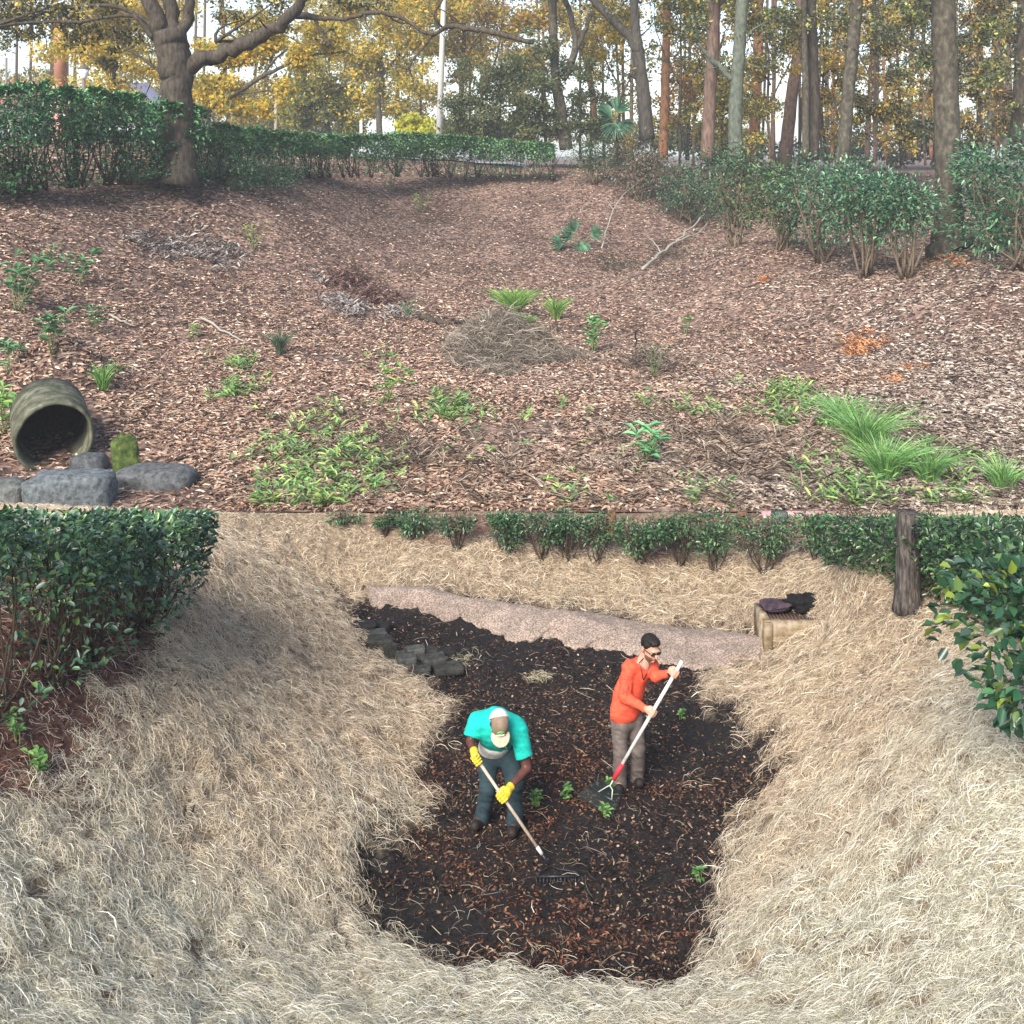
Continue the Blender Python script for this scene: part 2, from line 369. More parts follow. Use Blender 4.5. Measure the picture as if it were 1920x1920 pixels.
def G(u, v, low=None):
    """ground point seen at photo pixel (u, v)"""
    low = v > 960 if low is None else low
    if low: q = unproj_many([(u, v)], hL, 5, 19)[0]; return np.array((q[0], q[1], float(hL(np.array([q[0]]), np.array([q[1]]))[0])))
    q = unproj_many([(u, v)], hU, 19, 95)[0]; return np.array((q[0], q[1], float(hU(np.array([q[0]]), np.array([q[1]]))[0])))
def nrm_of(h, x, y, e=.06):
    a = (h(x+e, y)-h(x-e, y))/(2*e); b = (h(x, y+e)-h(x, y-e))/(2*e)
    return unit(np.stack([-a, -b, np.ones_like(a)], -1))

# ---------------------------------------------------------------- straw mulch (uncountable)
n = 700000
y = np.exp(R.uniform(math.log(6.6), math.log(18.95), n)); x = (R.random(n)-.5)*(y*1.06+.6)
mud, mul = masks(x, y)
keep = (R.random(n) > mud*.995) & (R.random(n) > mul*.95)
hole = fbm(x*5, y*5, 61, 3); keep &= (hole > .24+.14*R.random(n)) & (vn(x*7, y*7, 63) > .25*R.random(n))
edge = (y < 18.75) | (R.random(n) < .3); keep &= edge
x, y, mud, mul = x[keep], y[keep], mud[keep], mul[keep]; n = len(x)
nr = nrm_of(hL, x, y); z = hL(x, y)
th = fbm(x*1.1, y*1.1, 71, 3)*10+R.normal(size=n)*.95
d = np.stack([np.cos(th), np.sin(th), np.zeros(n)], -1); d = unit(d-nr*(d*nr).sum(1)[:, None]); d = unit(d+nr*(R.normal(size=n)*.09)[:, None])
L = R.uniform(.06, .26, n)*np.where(y > 18, .5, 1)
hgt = np.abs(R.normal(size=n))*.026*np.where(y > 18, .4, 1)
gr = fbm(x*.8, y*.8, 81)
pale = np.clip((12.5-y)/4+(gr-.5)*1.2, 0, 1)[:, None]
col = pick([(.78, .65, .48), (.57, .45, .32), (.90, .80, .64), (.30, .22, .15), (.66, .52, .38)], n, .16)*(1-pale)+pick([(.86, .82, .68), (.93, .90, .79), (.64, .60, .47), (.32, .29, .20)], n, .14)*pale
mb = MB(); blades(mb, np.stack([x, y, z], -1)+nr*hgt[:, None], d, nr, L, R.uniform(.0019, .0043, n)*(1+1.1*(R.random(n) < .06))*(.7+y/24), R.uniform(-.01, .04, n), R.normal(size=n)*.035, col)
setp(mb.build('straw_mulch', M['straw']), 'pale dry straw mulch spread over the banks of the swale', 'straw', kind='stuff')

n = 5200; y = np.exp(R.uniform(math.log(6.8), math.log(18.6), n)); x = (R.random(n)-.5)*(y*1.05+.5); mud, mul = masks(x, y); k = (mud < .3) & (fbm(x*1.2, y*1.2, 87) > .42); x, y = x[k], y[k]; n = len(x); nr = nrm_of(hL, x, y)
th = R.random(n)*6.28; d = np.stack([np.cos(th), np.sin(th), R.normal(size=n)*.3], -1)
mb = MB(); leaf_geo(mb, np.stack([x, y, hL(x, y)], -1)+nr*.035, d, unit(nr+rdir(n)*.6), R.uniform(.02, .06, n), R.uniform(.008, .02, n), pick([(.10, .055, .035), (.22, .13, .08), (.05, .03, .02), (.30, .2, .12)], n, .2), .3, .2)
setp(mb.build('leaf_bits', M['dry']), 'small brown leaf scraps caught in the straw mulch', 'leaf debris', kind='stuff')
# ---------------------------------------------------------------- dark debris on the swale floor
n = 110000
y = np.exp(R.uniform(math.log(8.3), math.log(18.6), n)); x = (R.random(n)-.5)*(y*.62)+.4
mud, mul = masks(x, y); k = (R.random(n) < mud) & (fbm(x*1.3, y*1.3, 91) > R.uniform(.25, .62, n)*.98)
x, y = x[k], y[k]; n = len(x); nr = nrm_of(hL, x, y); z = hL(x, y)
th = R.random(n)*6.28; d = np.stack([np.cos(th), np.sin(th), R.normal(size=n)*.25], -1)
red = fbm(x*.9+7, y*.9, 95) ; far = np.clip((y-12.5)/3, 0, 1)
cd = pick([(.010, .008, .008), (.028, .019, .017), (.075, .04, .03), (.13, .065, .04), (.26, .17, .11), (.42, .33, .24)], n, .2, [.30, .25, .20, .13, .08, .04])
cr = pick([(.028, .014, .011), (.085, .034, .022), (.17, .065, .035), (.30, .13, .07), (.40, .24, .15)], n, .2, [.36, .28, .2, .1, .06])
w_ = (np.clip((red-.46)*6, 0, 1)*(1-far))[:, None]
mb = MB(); leaf_geo(mb, np.stack([x, y, z+.006], -1), d, unit(nr+rdir(n)*.45), R.uniform(.018, .06, n)*(1+.7*(R.random(n) < .05)), R.uniform(.01, .028, n), cd*(1-w_)+cr*w_, .3, .1)
setp(mb.build('raked_leaf_debris', M['dry']), 'dark wet leaves and bark bits raked over the swale floor', 'leaf debris', kind='stuff')
n = 3600
y = np.exp(R.uniform(math.log(8.5), math.log(18.4), n)); x = (R.random(n)-.5)*(y*.6)+.4
mud, mul = masks(x, y); k = (R.random(n) < mud); x, y = x[k], y[k]; n = len(x); nr = nrm_of(hL, x, y)
th = R.random(n)*6.28; d = np.stack([np.cos(th), np.sin(th), R.normal(size=n)*.15], -1)
mb = MB(); blades(mb, np.stack([x, y, hL(x, y)+.012], -1), d, nr, R.uniform(.04, .15, n), .0035, R.uniform(0, .015, n), R.normal(size=n)*.03, pick([(.3, .24, .17), (.14, .09, .06), (.45, .38, .28), (.07, .045, .03)], n))
setp(mb.build('scattered_straw', M['straw']), 'loose straws and twigs scattered on the dark swale floor', 'straw', kind='stuff')
# reddish leaf mulch below the hedges
n = 42000
y = np.exp(R.uniform(math.log(8), math.log(18.8), n)); x = (R.random(n)-.5)*(y*1.1+.6)
mud, mul = masks(x, y); k = R.random(n) < mul; x, y = x[k], y[k]; n = len(x); nr = nrm_of(hL, x, y)
th = R.random(n)*6.28; d = np.stack([np.cos(th), np.sin(th), R.normal(size=n)*.3], -1)
mb = MB(); leaf_geo(mb, np.stack([x, y, hL(x, y)+.006], -1), d, unit(nr+rdir(n)*.5), R.uniform(.03, .08, n), R.uniform(.015, .03, n), pick([(.045, .018, .013), (.11, .045, .035), (.19, .085, .07), (.3, .2, .16)], n, .2, [.35, .35, .22, .08]), .3, .2)
setp(mb.build('hedge_leaf_mulch', M['dry']), 'reddish brown fallen leaves lying under the hedges', 'fallen leaves', kind='stuff')

# ---------------------------------------------------------------- leaf litter of the upper basin (uncountable)
n = 250000
y = 19+(np.exp(R.uniform(0, 1, n)*math.log(52/5+1))-1)*5; x = (R.random(n)-.5)*(y*1.04+1)
nr = nrm_of(hU, x, y, .15); z = hU(x, y)
pt = fbm(x*.35, y*.35, 101); k = (fbm(x*1.1, y*1.1, 103, 2) > .26) | (R.random(n) < .35); k &= (y > 19.12) & (R.random(n) > upmud(x, y)*.9)
x, y, z, nr, pt = x[k], y[k], z[k], nr[k], pt[k]; n = len(x)
th = R.random(n)*6.28; d = np.stack([np.cos(th), np.sin(th), R.normal(size=n)*.22], -1)
c1 = pick([(.38, .24, .18), (.27, .165, .125), (.50, .36, .28), (.15, .09, .07), (.64, .52, .43), (.42, .25, .17), (.06, .04, .033)], n, .15, [.22, .2, .17, .15, .07, .09, .1])
c2 = pick([(.33, .25, .21), (.20, .145, .12), (.46, .38, .33), (.08, .057, .05), (.52, .44, .38)], n, .15, [.27, .27, .2, .16, .1])
ww = np.clip((x/y-.1)*3+(pt-.5)*2, 0, 1)[:, None]
near = np.clip((30-y)/11, 0, 1)
mb = MB(); leaf_geo(mb, np.stack([x, y, z+.01], -1), d, unit(nr+rdir(n)*.38), R.uniform(.10, .23, n), R.uniform(.036, .078, n), (c1*(1-ww)+c2*ww)*np.array((1.22, 1.27, 1.24))*(1-.1*near[:, None]), .3, .15)
xt = x[:26000]; kk = R.choice(n, 15000); xt, yt, zt_, nt_ = x[kk], y[kk], z[kk], nr[kk]; a_ = R.random(15000)*6.28
mt = MB(); blades(mt, np.stack([xt, yt, zt_+.03], -1), np.stack([np.cos(a_), np.sin(a_), R.normal(size=15000)*.12], -1), nt_, R.uniform(.15, .6, 15000), R.uniform(.007, .016, 15000), R.uniform(0, .05, 15000), R.normal(size=15000)*.06, pick([(.2, .14, .1), (.09, .06, .045), (.36, .28, .2), (.5, .42, .34)], 15000))
setp(mt.build('fallen_twigs', M['dry']), 'thin fallen twigs and needles strewn through the leaf litter', 'twigs', kind='stuff')
setp(mb.build('leaf_litter', M['dry']), 'brown fallen oak and magnolia leaves carpeting the upper basin', 'leaf litter', kind='stuff')
# ---------------------------------------------------------------- plants
def ellip(n, r=(1, 1, 1), inner=.35):
    a = rdir(n)*(inner+(1-inner)*R.random((n, 1))**.6); return a*np.array(r)
def curve(p0, p1, sag=.1, n=5):
    t = np.linspace(0, 1, n)[:, None]; L = np.linalg.norm(p1-p0); o = R.normal(size=3)*sag*L
    return p0+(p1-p0)*t+o*(4*t*(1-t))*.5
GREEN = [(.025, .065, .03), (.04, .10, .035), (.06, .14, .05), (.018, .045, .025), (.09, .17, .06)]
BLUEG = [(.035, .11, .055), (.06, .17, .08), (.02, .06, .035), (.12, .24, .11)]
def hue(cols, k=1., g=(1, 1, 1)): return [tuple(np.array(c)*k*np.array(g)) for c in cols]
def shrub(name, label, cat, base, H, rad, nl=700, L=.08, cols=GREEN, nst=5, nclump=14, lo=.35, group=None, mat='gloss', top=None,
          stemr=.018, aspect=.45, stemmat='twig', spread=.45, lean=(0, 0), clr=.3, cluster=None):
    base = np.asarray(base, float)
    t = empty(name, base, label, cat, group)
    cz = lo*H+(1-lo)*H*.5; c0 = base+np.array((lean[0], lean[1], cz))
    cl = c0+ellip(nclump, (rad, rad*.8, (1-lo)*H*.52), .25)
    mbs = MB(); tips = []
    for i in range(nst):
        a = R.random()*6.28; b0 = base+np.array((math.cos(a)*.25*rad*R.random(), math.sin(a)*.2*rad*R.random(), -.05)); q = cl[i % nclump]
        mid = b0+(q-b0)*.5+np.array((0, 0, .08*H)); pts = curve(b0, q, .14, 6); mbs.tube(pts, np.linspace(stemr, stemr*.45, 6), 5)
        for k in range(3):
            q2 = cl[R.integers(nclump)]; m = pts[R.integers(2, 5)]
            if top is None or q2[2] < top: mbs.tube(curve(m, q2, .15, 4), np.linspace(stemr*.5, stemr*.2, 4), 4)
    mbs.build('stems', M[stemmat], t)
    k = R.integers(nclump, size=nl); sc = clr*rad*(.6+.8*R.random(nclump))[k][:, None]
    off = R.normal(size=(nl, 3)); off = off/np.maximum(1, np.linalg.norm(off, axis=1)/1.8)[:, None]
    p = cl[k]+off*sc*np.array((1, 1, .75))
    out = unit(p-cl[k]+.15*(p-c0)); d = unit(out+rdir(nl)*.7+np.array((0, 0, .1)))
    cb = (.75+.5*R.random(nclump))[k][:, None]
    col = pick(cols, nl, .2)*cb
    if top is not None:
        keep = p[:, 2] < top-L*.5; p, d, col = p[keep], d[keep], col[keep]
    keep = p[:, 2] > base[2]+.02; p, d, col = p[keep], d[keep], col[keep]
    m = len(p); l = L*R.uniform(.6, 1.25, m)
    mb = MB(); leaf_geo(mb, p, d, unit(rdir(m)*.55+np.array((0, -.25, 1.0))), l, l*aspect, col, .25, .2)
    mb.build('foliage', M[mat], t)
    return t
def hedge(name, label, path, H, W, nper, L, cols, bare=.4, stems=2.2, mat='gloss', group=None, stemmat='twigd', stemr=.02, hf=None, top=None, leaf_low=.1, cat='hedge'):
    """clipped hedge along ground points; H per point list"""
    path = np.array(path, float); seg = np.linalg.norm(np.diff(path[:, :2], axis=0), axis=1); s = np.concatenate([[0], np.cumsum(seg)]); T = s[-1]
    t = empty(name, path[0], label, cat, group)
    H = np.array(H, float)
    def at(q): return np.stack([np.interp(q, s, path[:, i]) for i in range(3)], -1), np.interp(q, s, H)
    n = int(nper*T); q = R.random(n)*T; p, h = at(q)
    dx = np.interp(q, s[:-1]+seg/2, np.diff(path[:, 0])/seg) if len(seg) > 1 else np.full(n, (path[1, 0]-path[0, 0])/seg[0])
    dy = np.interp(q, s[:-1]+seg/2, np.diff(path[:, 1])/seg) if len(seg) > 1 else np.full(n, (path[1, 1]-path[0, 1])/seg[0])
    nn = unit(np.stack([-dy, dx, dx*0], -1))
    h = h*(1+.07*(fbm(q*1.1, q*0, 7)-.5)+.05*(vn(q*4, q*0, 9)-.5))
    lowb = bare+.22*(fbm(q*.9, q*0+3, 11)-.5)*2
    a = R.random(n); surf = R.random(n) < .45
    zz = np.where(R.random(n) < leaf_low, a*lowb, lowb+(1-lowb)*a**.8); zz = np.where(surf & (R.random(n) < .5), 1-.06*R.random(n), zz)
    wd = W*(.55+.45*np.sin(np.clip(zz, 0, 1)*2.4))
    off = np.where(surf, np.sign(R.normal(size=n))*(.85+.25*R.random(n)), R.uniform(-1, 1, n))*wd*.5
    lump = 1+.35*(fbm(q*1.7, zz*2.5, 21)-.5)
    P0 = p+nn*(off*lump)[:, None]; P0[:, 2] += zz*h
    keep = fbm(q*2.2+off, zz*h*2.2, 23, 2) > .36
    if top is not None: keep &= P0[:, 2] < top(P0[:, 0], P0[:, 1])
    P0, zz, off, nn2 = P0[keep], zz[keep], off[keep], nn[keep]; n = len(P0)
    d = unit(nn2*np.sign(off)[:, None]*.6+rdir(n)*.8+np.array((0, 0, .35)))
    l = L*R.uniform(.6, 1.25, n)
    mb = MB(); leaf_geo(mb, P0, d, unit(rdir(n)*.55+np.array((0, -.2, 1))), l, l*.5, pick(cols, n, .22)*(.75+.5*fbm(P0[:, 0]*1.5, P0[:, 2]*1.5+P0[:, 1], 25)[:, None]), .25, .2)
    mb.build('foliage', M[mat], t)
    mb = MB(); ns = int(stems*T)
    for i in range(ns):
        q0 = R.random()*T; b, h0 = at(q0); b = b+np.array((0, 0, -.1))
        for k in range(5):
            q1 = np.clip(q0+R.normal()*.5, 0, T); e, h1 = at(q1); e = e+np.array((R.normal()*W*.22, R.normal()*W*.22, h1*R.uniform(.5, .93)))
            mb.tube(curve(b+R.normal(size=3)*np.array((.06, .06, 0)), e, .16, 6), np.linspace(stemr*R.uniform(.6, 1.2), stemr*.3, 6), 5)
    mb.build('stems', M[stemmat], t)
    return t
def path3(lst): return [P(u, v, d) for u, v, d in lst]
def crown(mb, cl, rad, nl, L, cols, flat=.7, dens=None, droop=0):
    """leaf clusters around clump centres"""
    cl = np.asarray(cl, float); rad = np.asarray(rad, float)*np.ones(len(cl))
    k = R.choice(len(cl), nl, p=rad**2/np.sum(rad**2))
    # sub clusters give uneven outline and gaps
    ns = 9; sub = cl[:, None]+R.normal(size=(len(cl), ns, 3))*(rad[:, None, None]*.55)*np.array((1, 1, flat))
    j = R.integers(ns, size=nl); p = sub[k, j]+R.normal(size=(nl, 3))*(rad[k]*.26)[:, None]*np.array((1, 1, flat))
    p[:, 2] -= droop*R.random(nl)**3*rad[k]
    cb = (.7+.6*R.random((len(cl), ns)))[k, j][:, None]
    d = unit(rdir(nl)+np.array((0, 0, -.3))); l = L*R.uniform(.6, 1.3, nl)
    leaf_geo(mb, p, d, rdir(nl), l, l*.5, pick(cols, nl, .2)*cb, .2, .1)
def tree(name, label, trunk, d, branches=(), clumps=(), nl=6000, L=.25, cols=GREEN, bark='bark', cat='tree', group=None, twigs=0, flare=1.0, dd=0, hi=True, tj=.6, mat='leaf'):
    """trunk/branches: lists of (u, v, width px); clumps: (u, v, r_px)"""
    pt = [P(u, v, d) for u, v, w_ in trunk]; base = pt[0]
    t = empty(name, base, label, cat, group)
    mb = MB(); pts = np.array(pt); r = np.array([w_/2/F*d for _, _, w_ in trunk])
    def fine(pts, r, k=6, wig=.25):
        s = np.linspace(0, len(pts)-1, (len(pts)-1)*k+1); q = np.stack([np.interp(s, range(len(pts)), pts[:, i]) for i in range(3)], -1)
        if len(pts) > 2:
            q2 = q.copy(); q2[1:-1] = (q[:-2]+q[1:-1]*2+q[2:])/4; q = q2; q2 = q.copy(); q2[1:-1] = (q[:-2]+q[1:-1]*2+q[2:])/4; q = q2
        rr = np.interp(s, range(len(r)), r)
        q[1:-1] += R.normal(size=(len(q)-2, 3))*rr[1:-1, None]*wig; return q, rr
    q, rr = fine(pts, r, 6, .05); rr = rr*(1+(flare-1)*np.exp(-np.linspace(0, len(rr)-1, len(rr))/1.3))
    mb.tube(q, rr, 14, wob=.05)
    ends = [q[-1]]; nb = 1
    for br in branches:
        do = br[0] if np.isscalar(br[0]) else 0; pl = br[1:] if np.isscalar(br[0]) else br
        bp = np.array([P(u, v, d+do*i/(len(pl)-1)) for i, (u, v, w_) in enumerate(pl)]); br_ = np.array([w_/2/F*d for _, _, w_ in pl])
        bq, brr = fine(bp, br_, 4, .25); mb.tube(bq, brr, 9, wob=.15); ends.append(bq[-1]); nb += 1
        for k in range(3):
            m = bq[R.integers(len(bq)//3, len(bq))]; e = m+rdir(1)[0]*R.uniform(.6, 1.8)*d/50; mb.tube(curve(m, e, .25, 5), np.linspace(min(brr[-1]*.7, .05), .01, 5), 5)
    cl = []; rad = []
    for c in clumps:
        u, v, rp = c[:3]; o = c[3] if len(c) > 3 else R.uniform(-1, 1)*tj*rp/F*d; cl.append(P(u, v, d+o)); rad.append(rp/F*d)
    if hi:
        tp = q[-1]; span = 3.0*d/60
        for k in range(0 if name == 'oak_tree' else 7): cl.append(tp+np.array((R.uniform(-1, 1)*span, R.uniform(-1, 1)*span, R.uniform(-.2, 1.5)*span))); rad.append(span*.55)
    for c in cl[:60]:
        if R.random() < (.55 if twigs == 0 else twigs):
            e0 = q[np.argmin(np.linalg.norm(q-(c-np.array((0, 0, 1.0))), axis=1))]
            if len(ends) > 1:
                e1 = min(ends, key=lambda e: np.linalg.norm(e-c)); e0 = e0 if np.linalg.norm(e0-c) < np.linalg.norm(e1-c) else e1
            mb.tube(curve(e0, c, .2, 6), np.linspace(min(r[-1]*.35, .06)+.02, .015, 6), 5); nb += 1
    mb.build('trunk', M[bark], t, smooth=True)
    if len(cl):
        mb = MB(); crown(mb, cl, rad, nl, L, cols, droop=.4); mb.build('crown', M['leafb' if d > 64 else mat], t)
    return t

YEL = [(.80, .56, .07), (.66, .50, .08), (.44, .42, .10), (.88, .62, .12), (.28, .31, .11)]  # autumn yellows with the wood's golden sunlight put into the leaf colour
OLV = [(.12, .15, .055), (.20, .20, .07), (.08, .11, .05), (.30, .27, .09), (.16, .2, .08)]
ORG = [(.70, .38, .09), (.42, .27, .09), (.60, .40, .12), (.22, .2, .09)]
DOL = [(.04, .055, .03), (.07, .09, .045), (.11, .11, .05), (.14, .16, .08)]
MIX = [(.07, .10, .055), (.12, .13, .06), (.30, .24, .09), (.05, .07, .045), (.4, .3, .1)]

# upper hedges (tall one at the left, lower clipped one across the middle)
hedge('tall_hedge', 'tall dark green overgrown hedge at the upper left, beside the big oak',
      path3([(-160, 400, 36), (0, 365, 38), (150, 345, 41), (300, 338, 44), (360, 335, 45.5)]), [4.1, 3.9, 3.6, 3.2, 2.9], 2.0, 2100, .19, hue(GREEN, 1.9, (.8, 1, 1.0)), bare=.42, stems=2.4, stemr=.035, leaf_low=.14)
hedge('clipped_hedge', 'long clipped green hedge with bare twiggy feet along the far rim of the basin',
      path3([(366, 335, 46), (480, 332, 51), (620, 330, 57), (760, 328, 62), (900, 330, 66), (1040, 334, 66)]), [2.35, 2.2, 2.1, 2.35, 2.35, 2.0], 1.7, 1300, .18, hue(GREEN, 2.0), bare=.45, stems=1.7, stemr=.03, leaf_low=.09)
# low bushes in front of the tall hedge
for i, (u, v, r_, h_, lab) in enumerate([(330, 350, 1.3, 1.9, 'low blue green bush growing round the foot of the big oak trunk'), (430, 356, 1.4, 1.6, 'low straggly grey green bush right of the big oak, before the clipped hedge'),
        (500, 352, 1.5, 1.3, 'low grey green bush farthest right of those under the hedge'), (240, 345, 1.2, 1.4, 'low twiggy bush under the tall hedge, left of the oak'), (20, 362, 1.2, 1.3, 'low dark bush at the left edge under the tall hedge')]):
    shrub('low_bush', lab, 'bush', G(u, v), h_, r_, 1500, .13, hue(BLUEG, 1.2), 7, 18, .05, 'low bushes under the hedge', 'leaf', clr=.34)
# the big oak
tree('oak_tree', 'huge oak with rough grey trunk and long right limb rising through the hedge', [(335, 345, 62), (333, 250, 58), (332, 160, 58), (325, 95, 62), (318, 60, 60)], 44.2,
     branches=[(0, (310, 80, 34), (290, 30, 30), (268, -30, 28), (250, -120, 20)), (.5, (322, 70, 30), (320, 10, 26), (318, -60, 20)), (0, (338, 75, 24), (352, 20, 20), (362, -40, 16)),
               (-1, (345, 125, 34), (400, 108, 30), (450, 88, 27), (505, 62, 25), (545, 30, 22), (575, -10, 18)), (-1, (555, 28, 17), (610, 36, 9), (660, 34, 8), (690, 22, 8), (740, 28, 7), (765, 40, 7), (790, 60, 7), (812, 66, 7)),
               (-2, (812, 66, 7), (845, 46, 9), (880, 52, 11), (930, 62, 10), (1000, 80, 9)), (-1, (290, 74, 11), (265, 40, 9), (235, 26, 7), (150, 42, 6), (60, 40, 6), (-20, 52, 5)),
               (0, (300, 60, 10), (230, 8, 8), (130, 12, 6), (30, 38, 6), (-30, 60, 4)), (-1, (590, 32, 8), (600, 62, 4), (620, 84, 3)), (-1, (938, 66, 4), (932, 110, 3.5), (915, 145, 3)), (-1, (812, 66, 4), (775, 110, 4), (765, 130, 3)),
               (-1, (830, 52, 4), (810, 30, 4), (830, 0, 4), (850, -30, 4)), (0, (460, 85, 5), (430, 62, 4), (405, 78, 3)), (0, (330, 170, 8), (292, 128, 6), (262, 105, 5), (230, 90, 3))],
     clumps=[(40, 20, 45, 1), (120, 5, 50, 0), (190, 30, 42, 2), (225, 60, 30, 3), (150, 60, 40, 1), (60, 65, 30, 0), (0, 50, 45, 0), (205, 105, 24, 3), (430, 15, 32, 3), (475, 35, 30, 3), (520, 0, 34, 3), (535, 50, 20, 2.5), (610, 70, 18, 2), (640, 5, 30, 2), (700, 0, 30, 2), (20, -30, 60, 0), (150, -45, 60, 1), (350, -70, 50, 3), (500, -70, 60, 3), (650, -70, 60, 2)],
     nl=12000, L=.19, cols=MIX+[(.45, .36, .1)], group=None, flare=1.25, bark='barkd')
# background trees ------------------------------------------------------
BG = 'trees beyond the hedge'
tree('leafy_tree', 'yellow lit tree behind the big oak, above the lamp post', [(215, 250, 14), (210, 150, 12), (215, 90, 10)], 72, [(0, (213, 150, 7), (180, 110, 5), (140, 95, 3)), (0, (214, 130, 7), (250, 120, 5), (290, 135, 4))],
     [(180, 165, 38), (240, 150, 42), (280, 110, 40), (150, 95, 36), (230, 85, 50), (190, 190, 22), (270, 185, 30), (120, 85, 30), (80, 100, 28), (250, 30, 50), (160, 40, 50)], 15000, .27, YEL, 'barkm', group=BG)
tree('leafy_tree', 'yellow tree with leaning crooked limb and hanging moss right of the oak trunk', [(385, 230, 14), (395, 200, 12), (418, 184, 12), (442, 176, 10)], 66, [(0, (442, 176, 10), (480, 150, 9), (520, 128, 7), (580, 104, 5), (650, 96, 3)), (0, (490, 145, 6), (520, 105, 4), (560, 80, 3)), (0, (380, 215, 8), (410, 150, 6), (430, 110, 4))],
     [(400, 150, 40), (430, 110, 40), (470, 90, 40), (400, 95, 30), (520, 160, 30), (560, 100, 35), (460, 200, 22), (410, 195, 22), (500, 205, 20), (600, 60, 36), (480, 40, 40), (520, 70, 34)], 15000, .26, YEL, 'barkm', group=BG, hi=False)
tree('leafy_tree', 'rounded olive tree just left of the pale pole', [(615, 260, 10), (612, 200, 9), (610, 150, 7)], 92, (), [(560, 165, 32), (600, 160, 36), (640, 180, 36), (620, 205, 36), (580, 200, 34), (560, 225, 26), (640, 225, 32), (540, 205, 20)], 13000, .32, hue(OLV, 1.2)+YEL[:1], 'barkm', group=BG, hi=False)
tree('leafy_tree', 'tall golden tree whose crown fills the middle left of the sky', [(712, 262, 12), (708, 180, 10), (715, 80, 8), (716, 0, 7)], 90, [(0, (710, 150, 7), (760, 90, 4), (800, 40, 3)), (0, (709, 170, 7), (670, 120, 4), (650, 80, 3))],
     [(690, 60, 45), (740, 40, 50), (780, 80, 45), (720, 110, 45), (670, 130, 40), (760, 140, 40), (640, 100, 34), (700, 170, 34), (790, 20, 40), (660, 10, 40), (790, 170, 26), (740, 195, 28), (690, 210, 24)], 26000, .31, YEL+YEL+OLV[1:2], 'barkm', group=BG)
tree('leafy_tree', 'small bright yellow green tree beside the foot of the utility pole', [(778, 262, 6), (778, 235, 5), (780, 215, 4)], 88, (), [(770, 225, 18), (790, 240, 18), (772, 245, 16), (755, 235, 12)], 2200, .34, [(.6, .62, .05), (.45, .5, .06), (.7, .6, .1)], 'barkm', group=BG, hi=False)
tree('leafy_tree', 'orange leaved tree right of the utility pole', [(862, 260, 12), (866, 160, 10), (870, 60, 8), (874, -40, 7)], 96, [(0, (866, 120, 6), (900, 60, 4), (930, 0, 3))],
     [(860, 30, 45), (910, 30, 50), (960, 20, 45), (850, 90, 34), (900, 95, 40), (950, 80, 40), (1000, 40, 40), (1040, 20, 36), (870, 150, 26), (1070, 60, 30)], 22000, .32, ORG+YEL[:3]+OLV[:2], 'barkp', group=BG)
tree('bushy_tree', 'large grey green bushy tree standing in the middle behind the hedge', [(1062, 280, 26), (1050, 200, 22), (1040, 130, 16), (1035, 0, 16), (1033, -60, 14)], 72,
     [(0, (1050, 190, 8), (1032, 150, 6), (1018, 120, 4), (1000, 104, 3)), (0, (1062, 250, 9), (1085, 228, 6), (1095, 215, 4)), (0, (1055, 150, 14), (1080, 90, 12), (1072, 30, 10), (1050, -20, 8)), (0, (1072, 120, 10), (1095, 60, 9), (1110, 20, 8)), (0, (1060, 220, 6), (1020, 195, 4), (995, 200, 3))],
     [(870, 225, 34), (900, 190, 38), (860, 190, 28), (940, 215, 36), (980, 185, 40), (930, 160, 38), (970, 130, 36), (1010, 160, 36), (900, 135, 30), (990, 225, 34), (1030, 215, 26), (1090, 180, 30), (1110, 215, 30), (1080, 235, 26), (1130, 240, 26), (1010, 85, 30), (1060, 130, 28), (1100, 130, 26), (870, 245, 26), (1040, 250, 24), (1140, 190, 22)],
     36000, .23, hue(OLV, .95, (.85, 1, 1))+DOL[1:]+[(.3, .28, .12)], 'barkm', group=BG)
tree('leaning_tree', 'thin reddish tree leaning left behind the bushy tree', [(1115, 240, 13), (1112, 180, 12), (1098, 110, 11), (1082, 60, 10), (1060, 0, 10), (1045, -40, 9)], 80, (), [(1100, 90, 30), (1130, 110, 24), (1140, 60, 30), (1120, 20, 30)], 4500, .3, hue(OLV, 1)+ORG[:1], 'barko', group=BG)
tree('forked_tree', 'grey forked trunk right of the palm, its left fork leaning far out', [(1213, 262, 27), (1206, 170, 25), (1197, 100, 24), (1192, 60, 18), (1188, -10, 16), (1185, -90, 14)], 62,
     [(0, (1197, 98, 20), (1182, 74, 18), (1150, 35, 17), (1110, 0, 16), (1070, -50, 12))], [(1160, 15, 26), (1220, 120, 18), (1150, 120, 22), (1160, 150, 20), (1230, 40, 20)], 2600, .24, DOL+OLV[:2], 'bark', group=BG, flare=1.15)
ORD = 'first second third fourth fifth sixth seventh eighth ninth tenth eleventh twelfth thirteenth fourteenth fifteenth sixteenth seventeenth eighteenth'.split()
PN = 'trunks of the open wood at the right'
